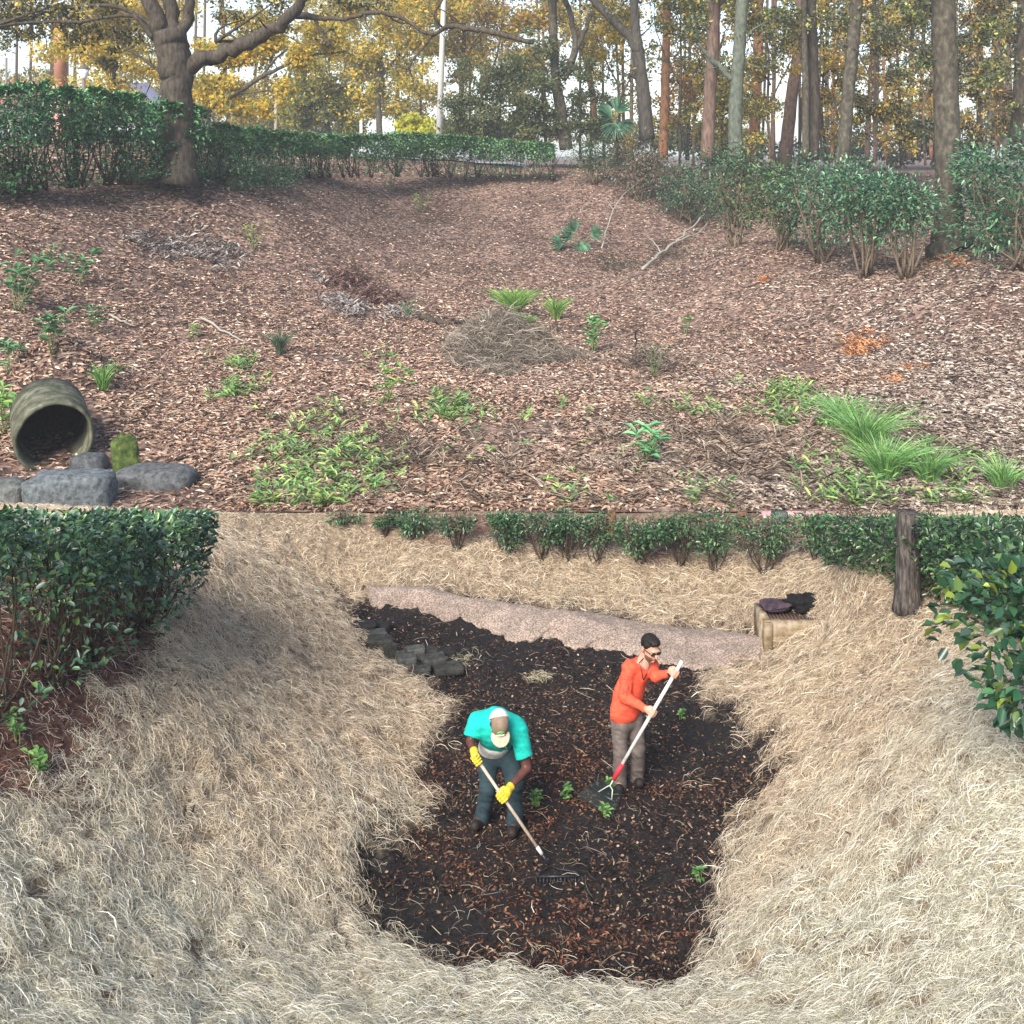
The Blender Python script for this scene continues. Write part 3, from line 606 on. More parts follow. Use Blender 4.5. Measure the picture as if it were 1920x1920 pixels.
tk = [('slim orange lit pine directly right of the forked trunk', [(1243, 300, 18), (1246, 200, 17), (1250, 60, 15), (1250, -80, 13)], 70, 'barko', [(1265, 30, 22), (1270, 110, 18)], ()),
      ('brown grey trunk leaning slightly, left neighbour of the branching pale trunk', [(1326, 300, 25), (1330, 200, 24), (1338, 60, 23), (1342, -80, 20)], 60, 'barkp', [(1300, 60, 22), (1320, 20, 30)], [(0, (1340, 20, 8), (1370, -20, 6))]),
      ('pale greenish trunk with a dark side branch reaching left', [(1377, 305, 27), (1380, 170, 25), (1386, 100, 24), (1392, 0, 23), (1394, -80, 20)], 57, 'barkg', [(1420, 60, 26), (1440, 20, 32), (1305, 30, 28)], [(0, (1376, 148, 13), (1354, 132, 12), (1336, 114, 10), (1318, 92, 7), (1308, 80, 5)), (0, (1396, 76, 4), (1410, 55, 3), (1440, 40, 3)), (0, (1400, 118, 4), (1420, 128, 3), (1450, 122, 2))]),
      ('orange pink pine trunk right of the pale branching trunk', [(1410, 310, 21), (1418, 200, 20), (1422, 80, 19), (1420, -80, 18)], 76, 'barko', [(1440, 90, 24)], ()),
      ('reddish hazy pine trunk leaning right, left of the two tone dark trunk', [(1470, 320, 25), (1482, 200, 23), (1495, 110, 21), (1504, 0, 19), (1510, -80, 16)], 72, 'barkp', [(1480, 40, 34), (1460, 90, 26)], ()),
      ('dark upright trunk in the middle of the right wood', [(1524, 300, 22), (1527, 180, 21), (1522, 60, 20), (1520, -80, 18)], 56, 'barkd', [(1500, 30, 30), (1540, 60, 24), (1500, 75, 22)], [(0, (1540, 160, 4), (1562, 178, 3), (1572, 220, 2)), (0, (1512, 112, 5), (1502, 90, 4), (1490, 60, 3))]),
      ('thin mossy brown trunk pressed against the dark upright one', [(1510, 300, 13), (1511, 180, 13), (1508, 60, 11), (1505, -80, 10)], 55.3, 'barkm', [(1490, 15, 24)], ()),
      ('mottled trunk leaning right with broken stub, brown at its foot', [(1578, 325, 24), (1586, 220, 24), (1597, 110, 24), (1606, 0, 24), (1612, -80, 20)], 52, 'barkm', [(1640, 30, 34), (1580, 30, 30), (1560, 10, 30)], [(0, (1584, 96, 6), (1576, 82, 5), (1570, 74, 4)), (0, (1612, 24, 7), (1636, 8, 6), (1660, -20, 5)), (0, (1620, 30, 5), (1650, 60, 4), (1690, 85, 3), (1740, 110, 2))]),
      ('thick mottled grey trunk with flared dark foot at the right, largest of the wood', [(1782, 468, 66), (1780, 425, 54), (1779, 380, 48), (1776, 250, 47), (1772, 120, 45), (1768, 0, 44), (1764, -90, 40)], 38.2, 'barkm', [(1850, 60, 40), (1700, 20, 40), (1880, 130, 34), (1840, 150, 30), (1730, 110, 26)], [(0, (1756, 108, 5), (1738, 96, 4), (1716, 70, 3), (1706, 40, 3)), (0, (1800, 55, 5), (1830, 30, 4), (1850, 5, 3)), (0, (1758, 218, 4), (1742, 205, 3), (1734, 180, 2))]),
      ('dark trunk cut by the right edge of the view', [(1912, 300, 34), (1913, 200, 32), (1920, 80, 30), (1926, -80, 26)], 45, 'barkd', [(1900, 40, 40), (1890, 110, 34), (1905, 190, 24)], ())]
for lab, tr, d_, bk, cl, br in tk:
    tree('forest_tree', lab, tr, d_, br, [(a, b, c) for a, b, c in cl], int(2500+900*len(cl)), .17*d_/45, DOL+OLV[:3]+YEL[2:3], bk, group=PN, flare=1.6 if d_ == 38.2 else 1.1)
for num, (u, w_, ln) in enumerate([(1170, 6, -3), (1183, 7, 2), (1290, 6, 4), (1350, 7, -3), (1448, 8, 5), (1549, 8, 2), (1560, 6, 4), (1625, 10, 12), (1642, 7, 5), (1660, 6, -4), (1705, 9, 6), (1722, 8, 10), (1745, 7, 4), (1838, 7, 3), (1852, 8, 12), (1868, 6, 2), (1884, 9, 8), ]):
    d_ = R.uniform(84, 112)
    tree('slender_pine', 'thin orange lit pine trunk far back, %s from the left of the far slender pines' % ORD[num], [(u, 300, w_), (u+ln*.5, 180, w_*.95), (u+ln, 60, w_*.85), (u+ln*1.4, -70, w_*.7)], d_, (),
         [(u+R.normal()*30, R.uniform(-10, 230), R.uniform(14, 28)) for _ in range(9)], 4000, .34, YEL[1:]+ORG[:2]+OLV[:3], ('barko', 'barkp', 'barkm')[num % 3], group='far slender pines', twigs=.9)
UND = 'thin understory trees in the right wood'
for num, (u, w_, d_, h_, cc) in enumerate([(1160, 6, 78, 60, YEL), (1275, 6, 66, 40, OLV+YEL[:1]), (1300, 5, 80, 20, ORG), (1352, 5, 70, 60, YEL+OLV), (1445, 6, 62, 30, OLV+YEL[:2]), (1550, 6, 68, 30, ORG+YEL), (1640, 6, 58, 20, DOL+YEL[:1]), (1690, 6, 64, 10, YEL+ORG), (1735, 5, 50, 0, DOL), (1830, 6, 56, 20, ORG+DOL), (1870, 5, 48, 0, DOL+ORG[:1])]):
    tree('understory_tree', 'thin crooked understory tree with loose leaves, %s from the left of the understory trees' % ORD[num], [(u, 310, w_), (u+R.normal()*5, 200, w_*.9), (u+R.normal()*9, 110, w_*.7), (u+R.normal()*14, h_, w_*.5)], d_,
         [(0, (u, 190, w_*.6), (u+30, 130, w_*.4), (u+52, 90, w_*.3)), (0, (u, 160, w_*.6), (u-26, 110, w_*.4), (u-44, 60, w_*.3))], [(u+R.normal()*38, R.uniform(-10, 270), R.uniform(16, 30)) for _ in range(16)], 4200, .2*d_/60, cc, 'barkd' if num % 2 else 'barkp', group=UND, twigs=.6, hi=False)
# far wood: reads as one mass
mb = MB(); cl = []; rad = []
for i in range(230):
    u = R.uniform(-150, 2100); v = R.uniform(-20, 262) if u > 560 else R.uniform(150, 262)
    if 1150 < u < 1300 and v < 190: continue
    cl.append(P(u, v, R.uniform(118, 140))); rad.append(R.uniform(16, 34)/F*128)
cl = np.array(cl); warm = cl[:, 0]
crown(mb, cl, rad, 120000, .38, hue(YEL, 1.0)+YEL+ORG+OLV+OLV)
for i in range(60): 
    u = R.uniform(-100, 2050); a = P(u, 300, 125); mb2 = a+np.array((R.normal()*1.0, 0, 24)); mb.tube(np.array([a, (a+mb2)/2, mb2]), .16, 5, (.16, .1, .06))
cl = np.array([P(R.uniform(-200, 2150), R.uniform(236, 300), R.uniform(112, 128)) for i in range(130)])
crown(mb, cl, np.full(130, 1.7), 26000, .5, hue(OLV, .8)+DOL)
setp(mb.build('far_wood', M['leafb']), 'distant yellow and olive woodland closing the view behind the trees', 'woodland', kind='stuff')

# loose shrubs on the right rim
RS = 'shrubs along the right rim'
for u, v, H_, r_, n_, lo, lab, cc in [
    (1120, 345, 2.6, 1.7, 2200, .1, 'small green shrub closing the right end of the clipped hedge', GREEN),
    (1195, 375, 3.4, 2.3, 4200, .08, 'half dead shrub full of brown leaves, next right of the clipped hedge', [(.16, .10, .08), (.24, .16, .12), (.05, .09, .05), (.09, .06, .045), (.06, .11, .05)]),
    (1290, 420, 3.9, 2.3, 4200, .1, 'dark green shrub above the pale fallen branch', hue(BLUEG, .8)),
    (1372, 462, 4.4, 1.8, 3400, .2, 'upright green shrub right of the fallen branch', GREEN),
    (1462, 470, 3.4, 1.6, 2600, .25, 'thin yellowish shrub with bare lower twigs, fourth from the big trunk', hue(GREEN, 1.2, (1.25, 1, .8))),
    (1545, 492, 3.9, 2.0, 3600, .25, 'dense green shrub with several grey stems, under the mottled leaning trunk', BLUEG),
    (1628, 520, 4.0, 1.7, 3400, .3, 'green shrub on a single pale straight stem', BLUEG),
    (1700, 520, 3.7, 1.5, 2800, .34, 'green shrub on splayed yellowish stems left of the big trunk foot', hue(BLUEG, 1.15)),
    (1862, 470, 3.5, 1.3, 2600, .15, 'blue green shrub just right of the big trunk', hue(BLUEG, 1.05)),
    (1915, 505, 4.6, 2.0, 3800, .1, 'large blue green shrub at the right edge of the upper basin', hue(BLUEG, 1.1))]:
    shrub('rim_shrub', lab, 'shrub', G(u, v), H_, r_*.95, int(n_*.9), .15, cc, 9, 20, lo, RS, 'gloss', stemr=.05, clr=.32)
# ---------------------------------------------------------------- lower scene hedges and shrubs
ray = lambda x, y: -.335*y
LH = [G(-130, 1420), G(20, 1315), G(140, 1250), G(250, 1185), G(322, 1128)]
ph = [2.1, 1.9, 1.65, 1.4, 1.2]
hedge('camellia_hedge', 'glossy dark green hedge with bare brown lower branches at the left of the straw bank', LH, ph, 1.15, 3400, .085, [(.03, .085, .045), (.05, .13, .06), (.075, .17, .085), (.02, .055, .03), (.13, .25, .07), (.17, .25, .18)], bare=.50, stems=5, stemr=.013, leaf_low=.09,
      top=lambda x, y: -.3345*(y+.05))
sp = [(645, 984, .35, 'dark leafless based shrub farthest left in the back row, cut by the terrace edge'), (722, 1003, .25, 'thin narrow shrub second from the left in the back row'), (772, 1008, .5, 'dark spreading shrub third from the left, its stems fanning wide'),
      (857, 1030, .28, 'narrow upright shrub standing alone behind the left end of the pink gravel'), (952, 1037, .5, 'green shrub fanning from one foot, first of the close row'), (1012, 1046, .5, 'leafy shrub second of the close row, leaning left'), (1068, 1050, .5, 'dark dense shrub third of the close row'),
      (1122, 1055, .4, 'thin shrub in front of the rusty brown trunk'), (1200, 1058, .5, 'wide branching shrub directly above the man in orange'), (1275, 1062, .42, 'sparse shrub right of the one above the man in orange'), (1335, 1072, .5, 'dense green shrub nearest in the back row'),
      (1430, 1073, .48, 'dark green shrub in front of the grey back trunk'), (1530, 1052, .42, 'dark shrub at the right end of the back row by the big hedge')]
for u, v, r_, lab in sp:
    b = G(u, v); tp = -.335*(b[1]+.1); H_ = tp-b[2]+.15
    shrub('back_shrub', lab, 'shrub', b, H_, r_*.85, int(1250*r_/.5), .062, hue(GREEN, 1.05), 8, 11, .3, 'clipped shrubs along the back of the swale', 'gloss', top=tp, stemr=.015, clr=.28, stemmat='twigd')
# dense hedge at the right
RH = [G(1560, 1075), G(1640, 1105), G(1790, 1150), G(1870, 1190), G(2000, 1270)]
hh = [max(.35, -.335*(p[1]+.1)-p[2]) for p in RH]
hedge('dense_hedge', 'dense dark green hedge on the right bank around the grey trunk', [p+np.array((.35, .5, 0)) for p in RH], [h*1.1 for h in hh], 1.3, 4600, .075, hue(GREEN, 1.0), bare=.12, stems=4, stemr=.014, top=lambda x, y: -.336*(y+.15))
shrub('pale_bush', 'small bush with pale cream green leaves at the foot of the grey trunk', 'bush', G(1765, 1150), .62, .2, 130, .085, [(.35, .42, .22), (.25, .36, .16)], 3, 7, .3, top=None)
# near camellia bush on the right edge
b = G(1895, 1400); b = P(1935, 1440, 7.6)
shrub('camellia_bush', 'near camellia bush with large glossy leaves at the right edge', 'bush', G(1960, 1330)+np.array((-.14, -.9, -.1)), 1.85, .62, 1900, .12, [(.02, .07, .035), (.035, .11, .05), (.06, .17, .07), (.09, .16, .12), (.03, .09, .04), (.05, .13, .06), (.13, .22, .07), (.04, .10, .05), (.25, .33, .05)], 9, 20, .15, clr=.3, aspect=.55, stemr=.012, lean=(-.22, -.1))
def herb(name, label, base, H, nst, L, cols, group=None, spread=.5, aspect=.35, cat='plant', per=7, mat='leaf', droop=.0):
    base = np.asarray(base, float); t = empty(name, base, label, cat, group)
    ms, ml = MB(), MB()
    for i in range(nst):
        a = R.random()*6.28; lean = spread*R.random()*H; e = base+np.array((math.cos(a)*lean, math.sin(a)*lean, H*R.uniform(.65, 1)))
        pts = curve(base+R.normal(size=3)*np.array((.03, .03, 0))*H*3*spread-np.array((0, 0, .03)), e, .12, 6); ms.tube(pts, np.linspace(.012, .004, 6)*H**.5*1.2, 4, (.2, .26, .1))
        s = R.uniform(.3, 1, per); s[-1] = 1; s[-2] = .97
        q = np.stack([np.interp(s, np.linspace(0, 1, 6), pts[:, k]) for k in range(3)], -1); an = np.arange(per)*2.4+R.random()
        d = np.stack([np.cos(an), np.sin(an), .45-droop+R.normal(size=per)*.25], -1)
        l = L*R.uniform(.7, 1.2, per); leaf_geo(ml, q, d, unit(np.array((0, -.2, 1))+rdir(per)*.25), l, l*aspect, pick(cols, per, .15), .25, .25)
    ms.build('stems', M['leaf'], t); ml.build('leaves', M[mat], t); return t
def tuft(name, label, base, H, n, cols, group=None, spread=.6, cat='grass tuft', w=.012):
    base = np.asarray(base, float); mb = MB()
    a = R.random(n)*6.28; d = np.stack([np.cos(a)*spread, np.sin(a)*spread, np.full(n, .9)], -1)*R.uniform(.6, 1.1, (n, 1)); d[:, :2] *= R.random((n, 1))*1.6
    L = np.linalg.norm(d, axis=1)*H; dd = unit(d); up_ = unit(np.cross(np.cross(dd, (0, 0, 1.)), dd)+1e-4)
    p = base+np.stack([np.cos(a), np.sin(a), a*0], -1)*(R.random((n, 1))*spread*.3*H)+dd*(L*.5)[:, None]
    blades(mb, p, dd, up_, L, w, L*.16, R.normal(size=n)*.04*H, pick(cols, n, .18), 4)
    o = mb.build(name, M['leaf'], origin=base); return setp(o, label, cat, group)
WG = [(.12, .28, .06), (.2, .4, .09), (.3, .46, .1), (.08, .2, .06)]
DG = [(.05, .15, .06), (.08, .22, .09), (.12, .28, .12)]
for u, v, H_, ns, L_, cc, lab in [(35, 585, 1.7, 7, .42, DG, 'tall broad leaved sapling at the left edge of the slope'), (150, 535, 1.05, 4, .34, DG, 'green sapling right of the tall edge sapling'), (98, 668, 1.1, 5, .3, DG, 'small leafy sapling above the culvert pipe'),
        (178, 625, .9, 3, .28, DG, 'small sapling with drooping leaves, upper right of the pipe'), (12, 705, .8, 5, .26, DG, 'low leafy plant cut by the left edge above the pipe'), (10, 815, 1.0, 6, .3, WG, 'bright green weed at the left edge beside the pipe'),
        (92, 500, .7, 3, .2, DG, 'small dark green seedling high on the left slope'), (475, 470, 1.2, 5, .18, [(.4, .5, .08), (.3, .45, .1)], 'yellow green weed on the upper left slope'), (1110, 662, 1.25, 7, .28, [(.09, .3, .09), (.16, .4, .12)], 'round leaved green plant right of the twig mound'),
        (722, 760, 1.3, 4, .24, WG, 'yellow green weed left of the middle weed patch'), (365, 640, .5, 3, .18, WG, 'tiny weed in the middle of the left slope'), (1285, 630, .7, 4, .14, WG, 'faint yellow weed in the middle right of the basin'), (1205, 872, .75, 5, .28, [(.12, .38, .15), (.2, .45, .2)], 'star shaped bright green weed right of centre'),
        (1225, 705, .9, 6, .16, [(.12, .15, .1), (.08, .12, .08)], 'grey green dead topped weed right of the twig mound'), (765, 600, .7, 4, .18, DG, 'dark seedling beside the grey leaf litter patch'), (735, 360, 1.1, 4, .2, WG, 'green weed near the top of the far slope'), (790, 400, 1.2, 5, .2, WG, 'green weed lower on the far slope')]:
    herb('weed_plant', lab, G(u, v), H_, ns, L_, cc)
tuft('grass_tuft', 'bright green grass tuft growing on top of the twig mound', G(965, 598), 1.15, 500, WG[:3], w=.03)
tuft('grass_tuft', 'smaller green grass tuft right of the bright one on the mound', G(1042, 598), .8, 220, WG[:3], w=.025)
tuft('grass_tuft', 'low grass tuft in front of the bright tuft on the mound', G(990, 618), .45, 150, WG[:3], w=.025)
tuft('grass_tuft', 'short yellow green tuft at the upper right of the culvert pipe', G(192, 735), .7, 60, WG, w=.03)
tuft('grass_tuft', 'dark wiry tuft in the middle of the left slope', G(525, 665), .7, 160, [(.08, .12, .08), (.12, .17, .1)], w=.02)
for u, v, H_, n_, lab in [(1620, 845, .95, 420, 'tall arching green grass clump at the right, the rear one'), (1660, 900, .8, 400, 'arching green grass clump at the right, in front of the rear one'), (1575, 800, .7, 260, 'small grass clump at the left end of the right grass'), (1740, 905, .7, 220, 'low grass clump at the right end of the right grass'), (1880, 920, .6, 220, 'thin grass clump near the right edge of the terrace')]:
    tuft('grass_clump', lab, G(u, v), H_, n_, [(.16, .36, .1), (.24, .46, .16), (.3, .5, .14), (.1, .24, .09)], 'grass clumps on the right of the basin', .9, w=.015)
# uncountable low weeds
def weed_patch(name, label, spots, L, cols, hgt=.5, asp=.24):
    ml = MB()
    for u, v, rp, n in spots:
        c = G(u, v); rr = rp/F*c[1]; k = n*7
        st = R.normal(size=(n, 2))*rr*np.array((.5, .55)); st = np.repeat(st, 7, 0); x = c[0]+st[:, 0]+R.normal(size=k)*.05; y = np.maximum(19.25, c[1]+st[:, 1]*1.6+R.normal(size=k)*.05)
        zz = R.random(k)*hgt*np.repeat(R.uniform(.3, 1, n), 7); a = R.random(k)*6.28; d = np.stack([np.cos(a), np.sin(a), R.uniform(.1, .9, k)], -1); l = L*R.uniform(.6, 1.3, k)
        leaf_geo(ml, np.stack([x, y, hU(x, y)+zz], -1), d, unit(np.array((0, -.2, 1))+rdir(k)*.3), l, l*asp, pick(cols, k, .2), .25, .12)
    return setp(ml.build(name, M['leaf']), label, 'weeds', kind='stuff')
weed_patch('yellow_green_weeds', 'low yellow green weeds spreading over the front of the leaf litter', [(600, 890, 130, 60), (640, 850, 90, 30), (510, 850, 60, 18), (450, 690, 34, 22), (440, 740, 34, 28), (840, 770, 60, 50), (560, 930, 100, 50), (700, 900, 70, 22), (590, 790, 80, 16), (1480, 740, 55, 45), (1480, 790, 60, 30), (1240, 770, 60, 9), (1560, 930, 110, 34), (1800, 930, 120, 32), (1300, 930, 80, 9), (900, 830, 90, 8), (1080, 930, 90, 9), (1330, 780, 60, 14), (1000,800,120,9), (1640,940,80,24), (600, 700, 200, 12)], .2, hue(WG, 1.1, (1.15, 1, 1.3))+[(.2, .26, .12)], .42)
weed_patch('dry_stalks', 'dry brown weed stalks matted over the front of the basin', [(750, 850, 110, 60), (950, 880, 170, 50), (1250, 800, 160, 60), (1400, 850, 130, 50), (1750, 860, 140, 40), (1500, 900, 150, 40), (1230, 690, 60, 60), (1160, 500, 50, 110), (1250, 480, 40, 70), (600, 800, 120, 30), (1200, 900, 200, 40)], .34, [(.34, .27, .21), (.16, .12, .09), (.48, .4, .32)], .3, .05)
weed_patch('grey_leaf_drifts', 'drifts of curled silver grey dead leaves on the left slope', [(270, 455, 28, 60), (300, 468, 30, 60), (350, 468, 50, 90), (415, 475, 34, 70), (640, 565, 30, 50), (665, 582, 36, 70), (750, 592, 26, 40), (610, 530, 24, 18)], .26, [(.42, .40, .38), (.27, .24, .22), (.15, .11, .10), (.5, .46, .43), (.3, .2, .16)], .22)
weed_patch('brown_leaf_heap', 'heap of upright dark brown leaves by the grey drift', [(655, 535, 45, 140), (700, 560, 50, 150)], .26, [(.18, .1, .08), (.12, .07, .055), (.26, .17, .14)], .4)
# orange leaf patches: sunbeam on the litter put into the leaf colour
weed_patch('sun_patch_leaves', 'orange leaf patches on the right of the basin floor, sunbeam put into their colour', [(1618, 645, 32, 70), (1600, 662, 18, 50), (1675, 714, 20, 14), (1432, 525, 12, 14), (1710, 692, 24, 8), (1780, 485, 50, 40)], .17, [(.62, .28, .13), (.72, .40, .2), (.36, .17, .09)], .04)
# ---------------------------------------------------------------- rocks, pipe, mound, branch, palms
def rock(name, label, c, s, rz=0, col=(.1, .1, .1), e=.45, group=None, cat='stone', rx=0, mat='stone', seed=None, nz=.12):
    nu, nv = 40, 26; U, Vv = np.meshgrid(np.linspace(-math.pi, math.pi, nu+1)[:-1], np.linspace(-math.pi/2, math.pi/2, nv))
    f = lambda w_: np.sign(w_)*np.abs(w_)**e
    q = np.stack([f(np.cos(Vv))*f(np.cos(U)), f(np.cos(Vv))*f(np.sin(U)), f(np.sin(Vv))], -1).reshape(-1, 3)
    sd = R.random()*50 if seed is None else seed
    k = 1+nz*2*(fbm(q[:, 0]*1.7+sd, q[:, 1]*1.7+q[:, 2]*1.3, 3)-.5)+nz*.7*(fbm(q[:, 0]*6+sd, q[:, 1]*6+q[:, 2]*7, 5)-.5); q = q*k[:, None]*np.array(s)
    a, b = math.cos(rx), math.sin(rx); q = q@np.array([[1, 0, 0], [0, a, -b], [0, b, a]]).T
    a, b = math.cos(rz), math.sin(rz); q = q@np.array([[a, -b, 0], [b, a, 0], [0, 0, 1]]).T
    Fc = [(j*nu+i, j*nu+(i+1) % nu, (j+1)*nu+(i+1) % nu, (j+1)*nu+i) for j in range(nv-1) for i in range(nu)]
    mb = MB(); mb.add(q+np.array(c), Fc, col); o = mb.build(name, M[mat], smooth=True, origin=c); return setp(o, label, cat, group)
M['stone'] = bumpmat('stone', (.35, .35, .33), (1.7, 1.7, 1.7), 9, .9, 1.0, .05, attr=True)
M['moss'] = bumpmat('mossy_stone', (.02, .035, .01), (.13, .17, .04), 7, .95, 1.0, .05, c3=(.06, .085, .02))
M['conc'] = bumpmat('old_concrete', (.03, .032, .022), (.20, .19, .15), 4, .95, 1.0, .05, c3=(.09, .095, .06))
M['wood_conc'] = bumpmat('stained_concrete', (.10, .065, .035), (.36, .31, .25), 7, .85, .5, .01, c3=(.22, .165, .10))
M['paint'] = leafmat('painted', .5, 0)
M['metal'] = bumpmat('dark_steel', (.015, .017, .02), (.06, .065, .075), 30, .45, .2, .002, metal=.6)
b0 = G(112, 868); ax = unit(np.array((.45, -.88, -.06))); ctr = b0+np.array((.04, -.35, .58)); sx = unit(np.cross(ax, (0, 0, 1.))); uz = np.cross(sx, ax)
t = empty('culvert_pipe', ctr, 'round concrete culvert pipe with mossy top and dark mouth at the left slope', 'pipe')
def ring(o, r, n=48, wob=0): a = np.arange(n)*2*math.pi/n; rr = .9*r*(1+wob*(vn(np.cos(a)*2+5, np.sin(a)*2+5, 3)-.5)); return o+(np.cos(a)*rr)[:, None]*sx+(np.sin(a)*rr)[:, None]*uz
rs = [ring(ctr-ax*1.9, .76), ring(ctr-ax*1.9, .85), ring(ctr-ax*1.2, .86, wob=.03), ring(ctr-ax*.25, .86, wob=.04), ring(ctr-ax*.04, .85, wob=.05), ring(ctr, .82, wob=.10), ring(ctr-ax*.02, .765, wob=.08), ring(ctr-ax*.6, .76), ring(ctr-ax*1.9, .76)]
V = np.concatenate(rs); Fc = [(j*48+i, j*48+(i+1) % 48, (j+1)*48+(i+1) % 48, (j+1)*48+i) for j in range(len(rs)-1) for i in range(48)]
MB().add(V, Fc).build('pipe_wall', M['conc'], t, smooth=True)
q = ring(ctr-ax*1.8, .77); MB().add(np.concatenate([q, [ctr-ax*1.8]]), [(48, (i+2) % 48, (i+1) % 48, i) for i in range(0, 48, 2)], (.01, .01, .01)).build('bore_shade_disc', M['twigd'], t)  # near-black disc added to stand for the darkness deep in the bore
g = lambda u, v, dz=0: G(u, v)+np.array((0, 0, dz))
rock('stone_block', 'large grey squared stone in front of the pipe, nearest the terrace edge', g(132, 945, .2), (.78, .42, .38), .12, (.11, .125, .135))
rock('stone_block', 'grey stone cut by the left edge of the view in front of the pipe', g(12, 950, .15), (.34, .35, .32), .3, (.12, .125, .12), .6)
rock('stone_block', 'dark rounded stone directly under the right lip of the pipe', g(168, 885, .1), (.36, .3, .26), -.2, (.07, .075, .08), .7)
rock('mossy_slab', 'upright stone slab covered in green moss, leaning beside the pipe', g(238, 900, .34), (.23, .14, .47), .5, (.75, .72, .8), .55, mat='moss', rx=-.45, nz=.4)
rock('flat_stone', 'flat dark grey stone half buried right of the mossy slab', g(290, 905, .05), (.78, .45, .26), -.1, (.09, .095, .1), .6)
rock('stone_block', 'small dark stone sunk in mud between the two front stones', g(50, 925, .02), (.3, .25, .16), .1, (.05, .05, .055), .7)
# twig mound
c0 = G(950, 640)
n = 5200; a = R.random(n)*6.28; rr = np.sqrt(R.random(n)); rr = rr*(1+.35*np.sin(a*3+1)+.2*np.sin(a*7)); x = c0[0]+np.cos(a)*rr*1.7-.1; y = c0[1]+np.sin(a)*rr*1.4-.2
th = a+math.pi/2+R.normal(size=n)*.9; nr = nrm_of(hU, x, y); d = unit(np.stack([np.cos(th), np.sin(th), R.normal(size=n)*.5], -1))
mb = MB(); hh_ = .5*np.clip(1-rr, 0, 1)*np.where(x < c0[0]+.2, 1.6, .6)
blades(mb, np.stack([x, y, hU(x, y)+R.random(n)*hh_], -1), d, nr, R.uniform(.3, 1.3, n), R.uniform(.006, .02, n), R.uniform(0, .3, n), R.normal(size=n)*.2, pick([(.30, .26, .21), (.18, .14, .11), (.42, .37, .3), (.09, .07, .055)], n))
n = 260; a = R.random(n)*6.28; rr = np.sqrt(R.random(n)); x = c0[0]-.5+np.cos(a)*rr*1.1; y = c0[1]-.3+np.sin(a)*rr*1.0
d = unit(np.stack([np.cos(a), np.sin(a), R.uniform(-.2, 1.0, n)], -1)); blades(mb, np.stack([x, y, hU(x, y)+.3+R.random(n)*.3], -1), d, rdir(n), R.uniform(.5, 1.5, n), .018, R.uniform(0, .3, n), R.normal(size=n)*.15, pick([(.30, .26, .21), (.42, .37, .3), (.12, .09, .07)], n))
setp(mb.build('twig_mound', M['dry'], origin=c0), 'tangled mound of grey dry twigs in the middle of the basin, grass on top', 'brush pile', kind='stuff')
def branch(name, label, lines, mat, cat='branch', n=6, group=None):
    mb = MB()
    for pts, r0, r1 in lines:
        pts = np.array(pts); s = np.linspace(0, len(pts)-1, len(pts)*4); q = np.stack([np.interp(s, range(len(pts)), pts[:, k]) for k in range(3)], -1)
        q[1:-1] += R.normal(size=(len(q)-2, 3))*r0*.4; mb.tube(q, np.linspace(r0, r1, len(q)), n, wob=.2)
    return setp(mb.build(name, M[mat], origin=lines[0][0][0]), label, cat, group)
h_ = lambda u, v, z=.1: G(u, v)+np.array((0, 0, z))
branch('fallen_branch', 'pale forked dead branch lying under the dark green shrub', [([h_(1205, 508), h_(1240, 485, .25), h_(1270, 466, .4), h_(1300, 440, .45), h_(1322, 415, .5)], .085, .04), ([h_(1270, 466, .4), h_(1310, 445, .2), h_(1328, 428, .35)], .05, .02), ([h_(1240, 485, .25), h_(1225, 470, .5), h_(1212, 466, .6)], .04, .015)], 'dead')
branch('fallen_branch', 'long thin pale stem curving down from the half dead shrub', [([h_(1128, 478, .3), h_(1140, 440, .5), h_(1150, 415, .6), h_(1168, 392, .8), h_(1205, 375, 1.2)], .04, .02), ([h_(1150, 415, .6), h_(1135, 400, .8)], .025, .01)], 'dead')
branch('fallen_branch', 'thin grey stick lying across the left slope above the weeds', [([h_(375, 605, .12), h_(420, 630, .15), h_(460, 650, .12)], .045, .02)], 'dead')
branch('fallen_branch', 'short pale stick left of the thin grey stick on the slope', [([h_(205, 597, .08), h_(230, 610, .1), h_(256, 618, .08)], .04, .02)], 'dead')
branch('dead_sapling', 'dark bent leafless sapling right of the twig mound', [([h_(1192, 690, 0), h_(1192, 662, .4), h_(1190, 690, 1.05), h_(1215, 690, 1.35)], .035, .012)], 'twigd')
branch('dead_sapling', 'dark upright stick standing in the grass of the mound', [([h_(1045, 622, 0), h_(1042, 622, .5), h_(1038, 622, 1.1), h_(1030, 622, 1.35)], .035, .015)], 'twigd')
branch('dead_sapling', 'thin dark bare sapling on the slope above the brown leaf heap', [([h_(676, 540, 0), h_(668, 540, .8), h_(656, 540, 1.5)], .03, .01)], 'twigd')
branch('surface_root', 'dark log half buried between the leaf heap and the twig mound', [([h_(790, 600, .05), h_(820, 610, .12), h_(850, 612, .1), h_(875, 606, .15)], .13, .06)], 'barkd', 'log')
def fan(mb, c, out, upv, r, n, col, spread=1.9):
    out = unit(np.array(out, float)); s = unit(np.cross(out, upv)); a = np.linspace(-spread/2, spread/2, n)
    d = np.cos(a)[:, None]*out+np.sin(a)[:, None]*s; leaf_geo(mb, np.tile(c, (n, 1)), d, np.tile(np.cross(s, out), (n, 1)), r*(1-.25*np.abs(a/spread*2)), r*.09, pick(col, n, .25), .5, .22)
